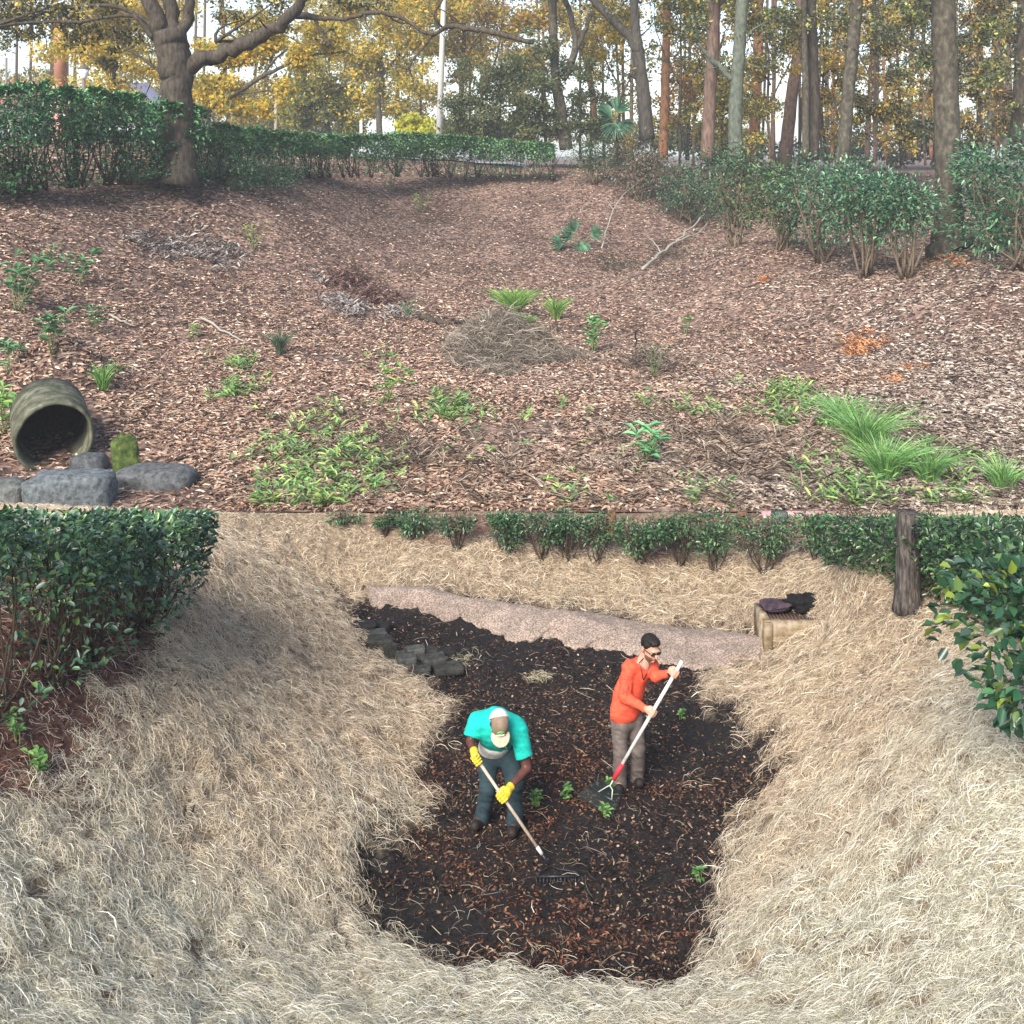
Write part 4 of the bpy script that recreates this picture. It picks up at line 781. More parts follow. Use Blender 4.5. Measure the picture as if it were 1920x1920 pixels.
def palm(name, label, base, fans, r, H, cols, trunk=0):
    t = empty(name, base, label, 'palm'); ms, ml = MB(), MB(); base = np.array(base, float)
    if trunk: MB().tube([base-np.array((0, 0, .2)), base+np.array((.05, 0, trunk*.5)), base+np.array((0, 0, trunk))], .11, 8).build('trunk', M['barkm'], t)
    b = base+np.array((0, 0, trunk))
    for dx, dz, ox, oz in fans:
        e = b+np.array((dx, R.uniform(-.3, .1), dz)); ms.tube(curve(b, e, .08, 5), .02, 5, (.15, .25, .1)); fan(ml, e, (ox, -.35, oz), (0, -.7, .5) if abs(ox) < .8 else (0, -1, .3), r, 12, cols)
    ms.build('leaf_stalks', M['leaf'], t); ml.build('fronds', M['leaf'], t); return t
PC = [(.10, .24, .13), (.15, .32, .18), (.07, .17, .1)]
palm('palmetto', 'low fan leaved palmetto growing on the far leaf slope', G(1085, 468), [(-.8, .35, -1, .1), (-.2, .9, -.3, .8), (.1, .4, .2, -.5), (.6, .75, 1, .4), (-.35, .6, -.8, .45)], .8, 1, PC)
palm('cabbage_palm', 'small dark palm with upright fan fronds beside the forked grey trunk', P(1154, 300, 61), [(.1, .3, .35, 1), (-.25, .0, -.6, .6), (.15, -.3, .8, -.5), (0, -.3, -.5, -.8)], 1.2, 1, [(.05, .13, .08), (.08, .2, .11)], trunk=2.4)

# ---------------------------------------------------------------- far built things
base = P(115, 300, 75); t = empty('brick_column', base, 'tall pink and red brick column above the hedge at the far left', 'column')
MB().box(base+np.array((0, 0, 2.3)), (.5, .5, 2.6), (.42, .19, .16)).build('plinth', M['paint'], t)
m_ = MB()
for s_ in (-1, 1): m_.box(base+np.array((s_*.44, -.52, 2.5)), (.08, .06, 2.35), (.68, .5, .48))
m_.build('edge_strips', M['paint'], t)
MB().box(base+np.array((0, 0, 5.0)), (.62, .62, .16), (.60, .40, .38)).build('cap_band', M['paint'], t)
MB().box(base+np.array((0, 0, 7.6)), (.37, .37, 2.5), (.42, .20, .14)).build('shaft', M['paint'], t)
base = P(157, 300, 58); t = empty('street_lamp', base, 'slender brown lamp post with pale glass lantern above the hedge', 'street lamp')
MB().tube([base, base+np.array((0, 0, 2)), base+np.array((0, 0, 4.45))], [.14, .12, .10], 10, (.16, .12, .08)).build('post', M['paint'], t)
MB().tube([base+np.array((0, 0, z)) for z in (4.4, 4.46, 4.55, 4.7, 4.95)], [.09, .17, .20, .25, .30], 12, (.85, .88, .9)).build('lantern', M['paint'], t, smooth=True)
MB().tube([base+np.array((0, 0, z)) for z in (4.95, 5.0, 5.1, 5.2)], [.34, .30, .12, .03], 12, (.10, .09, .08)).build('lantern_cap', M['paint'], t)
def pole(name, label, u, v0, v1, d, w0, w1, col, lean=0, arms=None):
    b = P(u, v0, d); e = P(u+lean, v1, d); mb = MB(); mb.tube([b, (b+e)/2, e], [w0/2/F*d, (w0+w1)/4/F*d, w1/2/F*d], 12, col)
    if arms is None: o = mb.build(name, M['paint'], origin=b, smooth=True); return setp(o, label, 'pole')
    t = empty(name, b, label, 'pole'); mb.build('mast', M['paint'], t, smooth=True); m = MB()
    for (a, z0) in arms: m.box(P(u+lean*.6+a, z0, d), (1.2, .06, .07), (.4, .36, .3))
    m.build('crossarm', M['paint'], t); return t
pole('utility_pole', 'tall pale weathered utility pole rising behind the middle of the hedge', 821, 320, -120, 84, 12, 9, (.42, .41, .38), 15, [(0, -80)])
pole('marker_post', 'short white post standing behind the hedge left of the utility pole', 677, 315, 226, 88, 5, 5, (.75, .77, .8))
pole('utility_pole', 'slim brown pole among the trees right of the oak limb', 517, 320, 180, 85, 7, 6, (.35, .28, .2), 0)
pole('utility_pole', 'thin dark pole at the far left edge above the hedge', 11, 300, 108, 95, 4, 4, (.14, .13, .12), 1)
def house(name, label, x0, x1, y0, y1, z0, z1, zr, wc, rc):
    cx, cy = (x0+x1)/2, (y0+y1)/2; t = empty(name, (cx, cy, z0), label, 'house')
    MB().box((cx, cy, (z0+z1)/2), ((x1-x0)/2, (y1-y0)/2, (z1-z0)/2), wc).build('walls', M['paint'], t)
    o = .5; V = [(x0-o, y0-o, z1), (x1+o, y0-o, z1), (x1+o, y1+o, z1), (x0-o, y1+o, z1), (x0+(x1-x0)*.22, cy, zr), (x1-(x1-x0)*.22, cy, zr)]
    V += [(a, b, c+.0) for a, b, c in V[:4]]
    MB().add(np.array(V, float), [(0, 1, 5, 4), (2, 3, 4, 5), (1, 2, 5, 5), (3, 0, 4, 4), (9, 8, 7, 6)], rc).build('roof', M['paint'], t)
    for k in range(3): 
        f = MB().box((x0+(x1-x0)*(.2+.3*k), y0-.03, z0+(z1-z0)*.55), (.6, .05, .7), (.7, .7, .68)).build('window', M['paint'], t)
        p = MB().box((x0+(x1-x0)*(.2+.3*k), y0-.09, z0+(z1-z0)*.55), (.5, .02, .6), (.06, .08, .1)).build('pane', M['gloss'], f)
house('brick_house', 'low brick house with long red roof behind the tall hedge at the left', -52, -43.5, 100, 110, -1.5, 4.7, 7.2, (.10, .085, .08), (.33, .10, .08))
house('gabled_house', 'house with blue grey roof seen through the yellow tree left of the oak', -40.5, -35.5, 104, 110, -1.5, 4.6, 7.2, (.14, .13, .14), (.20, .20, .30))
Xr, Yr = np.meshgrid(np.linspace(-70, 1, 60), np.linspace(76, 94, 12)); a = (np.arange(11)[:, None]*60+np.arange(59)).ravel()
o = MB().add(np.stack([Xr, Yr, hUf(Xr, Yr)+.12], -1).reshape(-1, 3), np.stack([a, a+1, a+61, a+60], 1), (.42, .46, .52)).build('road', M['paint'], smooth=True); setp(o, kind='structure')

# ---------------------------------------------------------------- lower scene: gravel, drain box, blocks, trunks
topl = unproj_many([(664, 1112), (700, 1112), (780, 1116), (870, 1132), (1000, 1150), (1120, 1166), (1240, 1188), (1340, 1196), (1425, 1200), (1440, 1206)], hL0, 5, 18.9)
botl = unproj_many([(668, 1117), (690, 1134), (760, 1152), (830, 1164), (925, 1190), (1030, 1206), (1110, 1222), (1240, 1252), (1335, 1250), (1440, 1232)], hL0, 5, 18.9)
nu, nv = 260, 36; s = np.linspace(0, 9, nu); A = np.stack([np.interp(s, range(10), topl[:, k]) for k in (0, 1)], -1); B = np.stack([np.interp(s, range(10), botl[:, k]) for k in (0, 1)], -1)
tt = np.linspace(-.1, 1.06, nv)[:, None, None]; xy = A[None]*(1-tt)+B[None]*tt+((fbm(s[:, None]*1.6, s[:, None]*0, 5, 2)-.5)*.9+(vn(s[:, None]*9, s[:, None]*0, 6)-.5)*.06)[None]*np.abs(tt-.2)*np.array((0, 1.))
tq = np.linspace(-.1, 1.06, nv)[:, None]; prof = np.clip(np.sin(np.clip((tq+.1)/1.16, 0, 1)**.75*math.pi), 0, 1)**.75*.17*np.clip(s/.5, .05, 1)[None]
z = hL0(xy[..., 0], xy[..., 1])+prof*(1+.5*(fbm(xy[..., 0]*2.2, xy[..., 1]*2.2, 6)-.5))+(vn(xy[..., 0]*12, xy[..., 1]*12, 9)-.5)*.02-.05*(prof < .02)
a = (np.arange(nv-1)[:, None]*nu+np.arange(nu-1)).ravel()
gm, t_, b_, o_ = newmat('pink_gravel'); g_ = N(t_, 'ShaderNodeNewGeometry'); v_ = N(t_, 'ShaderNodeTexVoronoi', Scale=75.0); n_ = N(t_, 'ShaderNodeTexNoise', Scale=3.0, Detail=6)
t_.links.new(g_.outputs['Position'], v_.inputs['Vector']); t_.links.new(g_.outputs['Position'], n_.inputs['Vector']); sp_ = N(t_, 'ShaderNodeSeparateColor'); t_.links.new(v_.outputs['Color'], sp_.inputs[0])
r_ = N(t_, 'ShaderNodeValToRGB'); e = r_.color_ramp.elements; e[0].color = (.11, .085, .07, 1); e[1].color = (.43, .36, .30, 1); x_ = e.new(.5); x_.color = (.25, .195, .16, 1)
t_.links.new(sp_.outputs[0], r_.inputs[0]); r2_ = N(t_, 'ShaderNodeValToRGB'); e = r2_.color_ramp.elements; e[0].position = .3; e[0].color = (.75, .72, .7, 1); e[1].position = .65; e[1].color = (1.1, 1.05, 1.05, 1)
t_.links.new(n_.outputs[0], r2_.inputs[0]); mx_ = N(t_, 'ShaderNodeMix', data_type='RGBA', blend_type='MULTIPLY'); mx_.inputs[0].default_value = 1; t_.links.new(r_.outputs[0], mx_.inputs[6]); t_.links.new(r2_.outputs[0], mx_.inputs[7])
t_.links.new(mx_.outputs[2], b_.inputs['Base Color']); bp_ = N(t_, 'ShaderNodeBump', Strength=.6, Distance=.008); t_.links.new(v_.outputs['Distance'], bp_.inputs['Height']); t_.links.new(bp_.outputs[0], b_.inputs['Normal']); b_.inputs['Roughness'].default_value = .9
o = MB().add(np.concatenate([xy, z[..., None]], -1).reshape(-1, 3), np.stack([a, a+nu, a+nu+1, a+1], 1)).build('gravel_windrow', gm, smooth=True); setp(o, 'long windrow of pinkish gravel along the back of the dark swale floor', 'gravel', kind='stuff')
def trunkcut(name, label, u, v0, w_, d, bark, wtop=None, lean=0, flare=1.5, cat='tree trunk'):
    b = P(u, v0+6, d); H = -(.335*d)-b[2]; r = w_/2/F*d; rt = (wtop or w_)/2/F*d; q = np.linspace(0, 1, 12)
    pts = np.stack([b[0]+lean*q, b[1]+0*q, b[2]+H*q], -1); rr = (r*(1-q)+rt*q)*(1+(flare-1)*np.exp(-q*6))
    o = MB().tube(pts, rr, 20, wob=.12).build(name, M[bark], smooth=True, origin=b); return setp(o, label, cat)
tp_ = G(1702, 1142); trunkcut('tree_trunk', 'rough grey furrowed tree trunk standing in the dense hedge on the right bank', 1702, 1140, 44, tp_[1]-.1, 'barkf', 40, flare=1.35)
trunkcut('tree_trunk', 'rusty brown trunk in the middle of the back shrub row', 1146, 1006, 24, 18.5, 'barko', 16)
trunkcut('tree_trunk', 'brown trunk behind the shrubs, left of the grey back trunk', 1392, 1008, 17, 18.6, 'barko', 16)
trunkcut('tree_trunk', 'smooth grey trunk at the back beside the chain link fence', 1462, 1018, 34, 18.5, 'barkg', 30)
base = P(1502, 1020, 18.75); t = empty('chain_link_fence', base, 'short stretch of chain link fence at the back, right of the grey trunk', 'fence')
zt = -.336*18.75; m = MB(); zb = base[2]-.1
for k in range(-16, 26):
    x0 = base[0]-.5+k*.05
    for sg in (1, -1):
        p0 = np.array((x0, 18.75, zb)); p1 = np.array((x0+sg*(zt-zb), 18.75+.004*sg, zt))
        if min(p0[0], p1[0]) > base[0]-.62 and max(p0[0], p1[0]) < base[0]+.62: m.tube([p0, (p0+p1)/2, p1], .0035, 4, (.5, .52, .5))
m.build('mesh', M['paint'], t); m = MB()
for s_ in (-1, 1): m.tube([(base[0]+s_*.64, 18.75, zb), (base[0]+s_*.64, 18.75, (zb+zt)/2), (base[0]+s_*.64, 18.75, zt-.01)], .025, 8, (.4, .42, .4)).build('post', M['paint'], t); m = MB()
t = empty('low_wall', (base[0], 18.9, zb), 'pale wall with pink top behind the chain link fence', 'wall')
MB().box((base[0], 18.9, (zb+zt)/2-.04), (.66, .03, (zt-zb)/2-.07), (.66, .66, .5)).build('render_face', M['paint'], t)
MB().box((base[0], 18.9, zt-.075), (.66, .035, .06), (.48, .22, .24)).build('coping', M['paint'], t)
# drain box
fl = G(1440, 1226); d0 = fl[1]; t = empty('drain_inlet', fl, 'tan concrete drain inlet box in the straw at the right end of the gravel', 'drain box')
ztop = -(1166-290)/F*d0; zb = fl[2]-.25; x0 = (1433-960)/F*d0; x1 = (1560-960)/F*d0; W_ = x1-x0; Dp = .62; th_ = .10
def slab(xa, xb, ya, yb, za, zb_, nm): MB().box(((xa+xb)/2, (ya+yb)/2, (za+zb_)/2), ((xb-xa)/2, (yb-ya)/2, (zb_-za)/2)).build(nm, M['wood_conc'], t)
slab(x0, x1, d0, d0+th_, zb, ztop, 'front_wall'); slab(x0-.003, x0+th_, d0+th_+.002, d0+Dp, zb, ztop+.004, 'side_wall'); slab(x1-th_, x1, d0+th_+.002, d0+Dp, zb, ztop-.004, 'side_wall'); slab(x0+th_+.002, x1-th_-.002, d0+Dp-th_, d0+Dp-.002, zb, ztop-.002, 'rear_wall')
m = MB().box(((x0+x1)/2, d0+Dp/2, ztop-.06), (W_/2-th_-.004, Dp/2-th_-.004, .012), (.05, .035, .03))
for k in range(14): m.box((x0+th_+.05+k*(W_-2*th_-.1)/13, d0+Dp/2, ztop-.036), (.008, Dp/2-th_-.01, .01), (.10, .06, .045))
m.build('grate', M['paint'], t)
m = MB(); m.box((x0+.05, d0-.02, (zb+ztop)/2-.005), (.055, .018, (ztop-zb)/2), (.4, .3, .16)).build('corner_post', M['wood_conc'], t)
c = np.array((x0+.28, d0+.45, ztop+.05)); rock('folded_jacket', 'folded dull purple brown jacket lying on the drain box, left of the black one', c, (.25, .17, .06), .1, (.055, .035, .05), .8, cat='jacket', mat='stone', nz=.35)
c = np.array((x0+.70, d0+.45, ztop+.08)); rock('crumpled_jacket', 'crumpled black jacket in a heap on the drain box', c, (.24, .17, .12), -.1, (.006, .006, .007), .9, cat='jacket', mat='stone', nz=.6)
BL = 'dark blocks by the left edge of the swale'
for u, v, w_, h_, rz, lab in [(682, 1176, 34, 10, .2, 'topmost flat dark slab of the ledge in the straw edge'), (712, 1178, 28, 10, -.1, 'flat dark slab right beside the topmost one of the ledge'), (706, 1190, 26, 9, .3, 'dark slab lying under the topmost ledge slabs'), (713, 1208, 36, 16, .1, 'big dark stone with a grey face in the middle of the ledge'),
        (733, 1226, 17, 24, .5, 'upright black stone at the lower end of the ledge'), (752, 1234, 14, 14, .3, 'small mossy dark stone beside the upright black one'), (779, 1222, 24, 12, .1, 'dark block at the back left of the loose blocks'), (807, 1224, 23, 12, -.1, 'dark block at the back middle of the loose blocks'), (838, 1230, 24, 13, .2, 'dark block at the right end of the loose blocks'),
        (764, 1241, 26, 14, .1, 'dark block at the front left of the loose blocks'), (814, 1243, 34, 15, .4, 'largest dark block, in the centre of the loose blocks'), (842, 1255, 38, 9, .1, 'long low block at the front right of the loose blocks'), (788, 1257, 28, 7, 0, 'low block nearly buried at the front of the loose blocks')]:
    p = G(u, v+h_*.4); k_ = p[1]/F*.72; rock('paving_block', lab, p+np.array((0, 0, h_*k_*.6)), (w_*k_, w_*k_*.7, h_*k_), rz, pick([(.018, .017, .016), (.035, .034, .03), (.06, .06, .055)], 1)[0], .3, BL, 'block', nz=.16)
for u, v, H_, ns, L_, lab in [(1005, 1512, .16, 7, .06, 'green weed on the dark floor right of the bent man'), (1062, 1498, .14, 6, .06, 'small green weed between the two men'), (1132, 1532, .12, 5, .055, 'green weed under the head of the leaf rake'), (1312, 1652, .12, 5, .06, 'dark green weed on the right edge of the dark floor'), (1277, 1348, .12, 4, .06, 'green sprig on the mud right of the man in orange'),
        (70, 1452, .22, 5, .07, 'small green seedling in the mulch at the left edge'), (35, 1400, .3, 4, .07, 'seedling with yellow green leaves below the left hedge'), (1145, 1478, .1, 4, .05, 'pale green weed behind the leaf rake wires')]:
    herb('weed_seedling', lab, G(u, v), H_, ns, L_, [(.06, .17, .05), (.12, .28, .08), (.2, .36, .1)], aspect=.55, per=6)
branch('cut_stem', 'charred dark cut stubs poking from the straw on the left bank', [([G(347, 1540)-np.array((0, 0, .05)), G(347, 1540)+np.array((0, 0, .06)), G(347, 1540)+np.array((0, 0, .14))], .012, .012), ([G(358, 1535)-np.array((0, 0, .05)), G(358, 1535)+np.array((.01, 0, .05)), G(358, 1535)+np.array((.03, 0, .12))], .012, .01)], 'barkd', 'stub')
def strawheap(u, v, r, n, lab):
    c = G(u, v); p = c+R.normal(size=(n, 3))*np.array((r, r*.7, .012))+np.array((0, 0, .03)); a = R.random(n)*6.28; d = np.stack([np.cos(a), np.sin(a), R.normal(size=n)*.1], -1)
    mb = MB(); blades(mb, p, d, np.tile((0, 0, 1.), (n, 1)), R.uniform(.06, .2, n), .005, .02, R.normal(size=n)*.03, pick([(.5, .44, .3), (.66, .6, .45), (.3, .25, .16)], n)); setp(mb.build('straw_wisp', M['straw'], origin=c), lab, 'straw', kind='stuff')
strawheap(1010, 1275, .09, 140, 'small wisp of straw lying on the dark mud behind the men'); strawheap(860, 1240, .16, 120, 'thin straw scattered by the loose blocks'); strawheap(975, 1795, .22, 60, 'thin straw on the dark floor near the front')
# ---------------------------------------------------------------- people: smooth-union bodies meshed with surface nets
def sdf_mesh(prims, vox=.008, k=.02, disp=None):
    pts = np.concatenate([np.array([p[1], p[2]]) if p[0] == 'cap' else np.array([p[1]]) for p in prims]); rm = max(max(p[3], p[4]) if p[0] == 'cap' else max(p[2]) for p in prims)+.03
    lo = pts.min(0)-rm; hi = pts.max(0)+rm; n = np.ceil((hi-lo)/vox).astype(int)+1
    g = [lo[i]+np.arange(n[i])*vox for i in range(3)]; D = np.full(n, 1.0, np.float32)
    for p in prims:
        o = p[-1] if isinstance(p[-1], dict) else {}
        q = np.array([p[1], p[2]]) if p[0] == 'cap' else np.array([p[1]]); r = (max(p[3], p[4]) if p[0] == 'cap' else max(p[2]))+.05
        i0 = np.maximum(0, ((q.min(0)-r-lo)/vox).astype(int)); i1 = np.minimum(n, ((q.max(0)+r-lo)/vox).astype(int)+2)
        sl_ = tuple(slice(a, b) for a, b in zip(i0, i1)); X, Y, Z = np.meshgrid(*[g[i][sl_[i]] for i in range(3)], indexing='ij')
        if p[0] == 'cap':
            a = np.array(p[1], float); b = np.array(p[2], float); ba = b-a; px, py, pz = X-a[0], Y-a[1], Z-a[2]
            h = np.clip((px*ba[0]+py*ba[1]+pz*ba[2])/(ba@ba+1e-9), 0, 1); px, py, pz = px-ba[0]*h, py-ba[1]*h, pz-ba[2]*h
            if 'flat' in o:
                f, s_ = o['flat']; f = unit(np.array(f, float)); c = (px*f[0]+py*f[1]+pz*f[2])*(1/s_-1); px, py, pz = px+f[0]*c, py+f[1]*c, pz+f[2]*c
            d = np.sqrt(px*px+py*py+pz*pz)-(p[3]*(1-h)+p[4]*h)
        else:
            c = p[1]; ax_ = p[2]; B = np.array(p[3], float); px, py, pz = X-c[0], Y-c[1], Z-c[2]
            l = [(px*B[i][0]+py*B[i][1]+pz*B[i][2])/ax_[i] for i in range(3)]; d = (np.sqrt(l[0]**2+l[1]**2+l[2]**2)-1)*min(ax_)
        for c, nn in o.get('cut', ()): nn = unit(np.array(nn, float)); d = np.maximum(d, (X-c[0])*nn[0]+(Y-c[1])*nn[1]+(Z-c[2])*nn[2])
        if disp is not None: d = d+disp(X, Y, Z)
        A = D[sl_]; kk = o.get('k', k); h = np.clip(.5+.5*(A-d)/kk, 0, 1); D[sl_] = A*(1-h)+d*h-kk*h*(1-h)
    s = D < 0; c = s[:-1, :-1, :-1].astype(int)*0
    cells = np.zeros(np.array(n)-1, int); acc = np.zeros(tuple(np.array(n)-1)+(3,), np.float32); cnt = np.zeros(np.array(n)-1, np.float32)
    def sh(A, o): return A[o[0]:A.shape[0]-1+o[0], o[1]:A.shape[1]-1+o[1], o[2]:A.shape[2]-1+o[2]]
    for ax_ in range(3):
        e = [0, 0, 0]; e[ax_] = 1; ot = [i for i in range(3) if i != ax_]
        for a in (0, 1):
            for b in (0, 1):
                o0 = [0, 0, 0]; o0[ot[0]] = a; o0[ot[1]] = b; o1 = list(o0); o1[ax_] = 1
                A, Bv = sh(D, o0), sh(D, o1); m = (A < 0) != (Bv < 0); t = np.where(m, A/np.where(m, A-Bv, 1), 0)
                for i in range(3): acc[..., i] += np.where(m, o0[i]+(t if i == ax_ else 0), 0)
                cnt += m
    act = cnt > 0; idx = np.full(act.shape, -1); idx[act] = np.arange(act.sum()); ii = np.argwhere(act)
    V = lo+(ii+acc[act]/cnt[act][:, None])*vox; Fs = []
    for ax_ in range(3):
        ot = [i for i in range(3) if i != ax_]; e = [0, 0, 0]; e[ax_] = 1
        A = s[tuple(slice(0, n[i]-e[i]) for i in range(3))]; Bv = s[tuple(slice(e[i], n[i]) for i in range(3))]
        q = np.argwhere(A != Bv); q = q[(q[:, ot[0]] > 0) & (q[:, ot[1]] > 0) & (q[:, ot[0]] < n[ot[0]]-1) & (q[:, ot[1]] < n[ot[1]]-1)]
        flip = A[tuple(q.T)]; u = np.zeros(3, int); u[ot[0]] = 1; w_ = np.zeros(3, int); w_[ot[1]] = 1
        f = np.stack([idx[tuple((q-a).T)] for a in (u*0, u, u+w_, w_)], 1)
        if ax_ == 1: flip = ~flip
        f[flip] = f[flip][:, ::-1]; Fs.append(f)
    Fc = np.concatenate(Fs)[:, ::-1]; 
    # light smoothing
    for _ in range(2):
        S_ = np.zeros_like(V); Cn = np.zeros(len(V))
        for a, b in ((0, 1), (1, 2), (2, 3), (3, 0)):
            np.add.at(S_, Fc[:, a], V[Fc[:, b]]); np.add.at(S_, Fc[:, b], V[Fc[:, a]]); np.add.at(Cn, Fc[:, a], 1); np.add.at(Cn, Fc[:, b], 1)
        V = V*.5+S_/Cn[:, None]*.5
    return V, Fc
def part(name, prims, mat, parent, vox=.008, k=.02, disp=None, col=(.5,)*3):
    V, Fc = sdf_mesh(prims, vox, k, disp); return MB().add(V, Fc, col).build(name, mat, parent, smooth=True)
def fold(a=.012, s=1): return lambda X, Y, Z: a*(fbm(X*9*s+Z*5*s, Z*13*s+Y*9*s, 77, 2)-.5)+a*.9*np.abs(vn(X*14+Z*11, Z*19+Y*12, 81)-.5)
def cloth(name, c, rough=.85, sc=14): return bumpmat(name, tuple(np.array(c)*.68), tuple(np.array(c)*1.12), sc, rough, .5, .012, spec=.2)
M['orange'] = cloth('orange_shirt', (.86, .115, .06)); M['grey'] = cloth('grey_trousers', (.155, .13, .12)); M['teal'] = cloth('teal_shirt', (.012, .50, .42))
M['jean'] = cloth('dark_teal_jeans', (.030, .055, .068)); M['glove'] = cloth('yellow_leather', (.72, .52, .05), .6, 30); M['boot'] = cloth('dark_boot', (.03, .024, .022), .6)
M['skin'] = bumpmat('light_skin', (.50, .27, .19), (.60, .35, .26), 12, .5, .05, .002); M['skind'] = bumpmat('dark_skin', (.075, .03, .024), (.12, .05, .04), 12, .42, .05, .002)
M['hair'] = bumpmat('dark_hair', (.005, .004, .003), (.018, .012, .01), 60, .6, .5, .005, (1, 1, .3)); M['white'] = cloth('white_cotton', (.72, .70, .68)); M['capb'] = cloth('brown_canvas', (.26, .19, .14)); M['capt'] = cloth('tan_canvas', (.58, .46, .34))
M['black'] = bumpmat('black_plastic', (.01, .01, .01), (.02, .02, .02), 10, .25, .05, .001, spec=.5); M['ash'] = bumpmat('worn_ash_handle', (.32, .25, .19), (.58, .49, .41), 10, .55, .2, .002, (6, 6, .6))
def grip(c, a, wr, s=1.0):
    """palm, four curled fingers and thumb closed round a rod through c along a"""
    a = unit(np.array(a)); m = np.array(c)-wr; m = unit(m-a*(m@a)); n = np.cross(a, m); f = []
    if n[1] > 0: n = -n
    palm = c-m*.030*s+n*.018*s
    f.append(('ell', palm, (.042*s, .040*s, .020*s), [a, m, n], {'k': .012}))
    for i in range(4):
        o = a*(i-1.5)*.021*s; L = (1, 1.08, 1.02, .85)[i]; K = c+o+n*.030*s-m*.008*s; r = .0098*s
        p1 = c+o+n*.026*s+m*.022*s*L; p2 = c+o+m*.036*s*L-n*.004*s; p3 = c+o+m*.018*s-n*.028*s*L
        f += [('cap', K, p1, r, r, {'k': .005}), ('cap', p1, p2, r, r*.95, {'k': .005}), ('cap', p2, p3, r*.95, r*.8, {'k': .005})]
    t0 = palm-a*.038*s-m*.01*s; t1 = c-a*.045*s-n*.016*s; t2 = c-a*.020*s-n*.030*s+m*.006*s
    f += [('cap', t0, t1, .014*s, .011*s, {'k': .008}), ('cap', t1, t2, .011*s, .009*s, {'k': .006}), ('cap', wr, palm-m*.02*s, .027*s, .030*s, {'k': .02})]
    return f
def head(c, f, upv, s=1.0):
    f = unit(np.array(f, float)); r = unit(np.cross(f, upv)); u = np.cross(r, f); B = [r, f, u]; H = lambda x, y, z: c+(r*x+f*y+u*z)*s
    pr = [('ell', H(0, -.012, .030), (.077*s, .095*s, .092*s), B), ('ell', H(0, .022, -.045), (.060*s, .068*s, .075*s), B, {'k': .03}), ('cap', H(0, .078, -.085), H(0, .062, -.092), .022*s, .028*s, {'k': .02}),
          ('cap', H(0, .088, .012), H(0, .112, -.022), .009*s, .014*s, {'k': .012}), ('ell', H(0, .088, -.055), (.024*s, .012*s, .007*s), B, {'k': .008}), ('ell', H(0, .084, .028), (.05*s, .016*s, .011*s), B, {'k': .012}),
          ('ell', H(.078, -.01, -.008), (.010*s, .020*s, .032*s), B, {'k': .008}), ('ell', H(-.078, -.01, -.008), (.010*s, .020*s, .032*s), B, {'k': .008})]
    return pr, H, B
# ---- man in orange
fo = G(1178, 1474); dO = fo[1]; mp = dO/F
def O(u, v, dd=0): return P(u, v, dO+dd)
def rod(name, a, b, r, mat, parent, n=14, col=(.5,)*3, r1=None): return MB().tube([a, (np.array(a)+b)/2, b], [r, r, r1 or r], n, col).build(name, mat, parent, smooth=True)
pt = O(1279, 1239, -.34); pb = P(1150, 1462, dO-.36); pole_at = lambda s: pt+(pb-pt)*s
hT = pole_at(.105); hB = pole_at(.435)
man = empty('person', fo, 'man in bright orange long sleeved shirt, grey trousers and sunglasses standing with a leaf rake', 'person', )
fw = np.array((.55, -.83, 0.)); sd_ = np.array((.83, .55, 0.))
shR, elR, wrR = O(1178, 1252, -.10), O(1172, 1308, -.16), hB-unit(hB-O(1172, 1308, -.16))*.085
shL, elL, wrL = O(1222, 1250, .06), O(1229, 1268, -.12), hT-unit(hT-O(1226, 1264, -.12))*.085
hp, hp2 = O(1162, 1352, -.02), O(1189, 1351, .08); knR, anR, knL, anL = O(1163, 1410, -.06), O(1162, 1464, 0), O(1196, 1404, .02), O(1194, 1452, .12)
chest, waist, neck = O(1192, 1268, 0), O(1177, 1320, .02), O(1207, 1243, -.03)
fdir = (.46, -.80, -.34); hc = O(1219, 1214, -.09); hpm, H, B = head(hc, fdir, (.16, -.2, .96), 1.17)
toeR, toeL = O(1160, 1478, -.16), O(1199, 1466, -.02)
bodyp = hpm+[('cap', neck, H(0, -.02, -.05), .072, .066, {'k': .03}), ('cap', waist, chest, .12, .145, {'flat': (fw, .68)}), ('cap', hp*.5+hp2*.5, waist, .13, .12, {'flat': (fw, .7)}), ('cap', neck, chest, .07, .10, {'k': .05}),
    ('cap', shR, elR, .052, .042), ('cap', elR, wrR, .042, .027), ('cap', shL, elL, .052, .042), ('cap', elL, wrL, .042, .027), ('cap', neck, shR, .05, .05), ('cap', neck, shL, .05, .05),
    ('cap', hp, knR, .078, .055), ('cap', knR, anR, .052, .036), ('cap', hp2, knL, .078, .055), ('cap', knL, anL, .052, .036), ('cap', anR, toeR, .035, .03), ('cap', anL, toeL, .035, .03)]
bodyp += grip(hB, pb-pt, wrR, 1.08)+grip(hT, pb-pt, wrL, 1.08)
part('body', bodyp, M['skin'], man, .0065, .015)
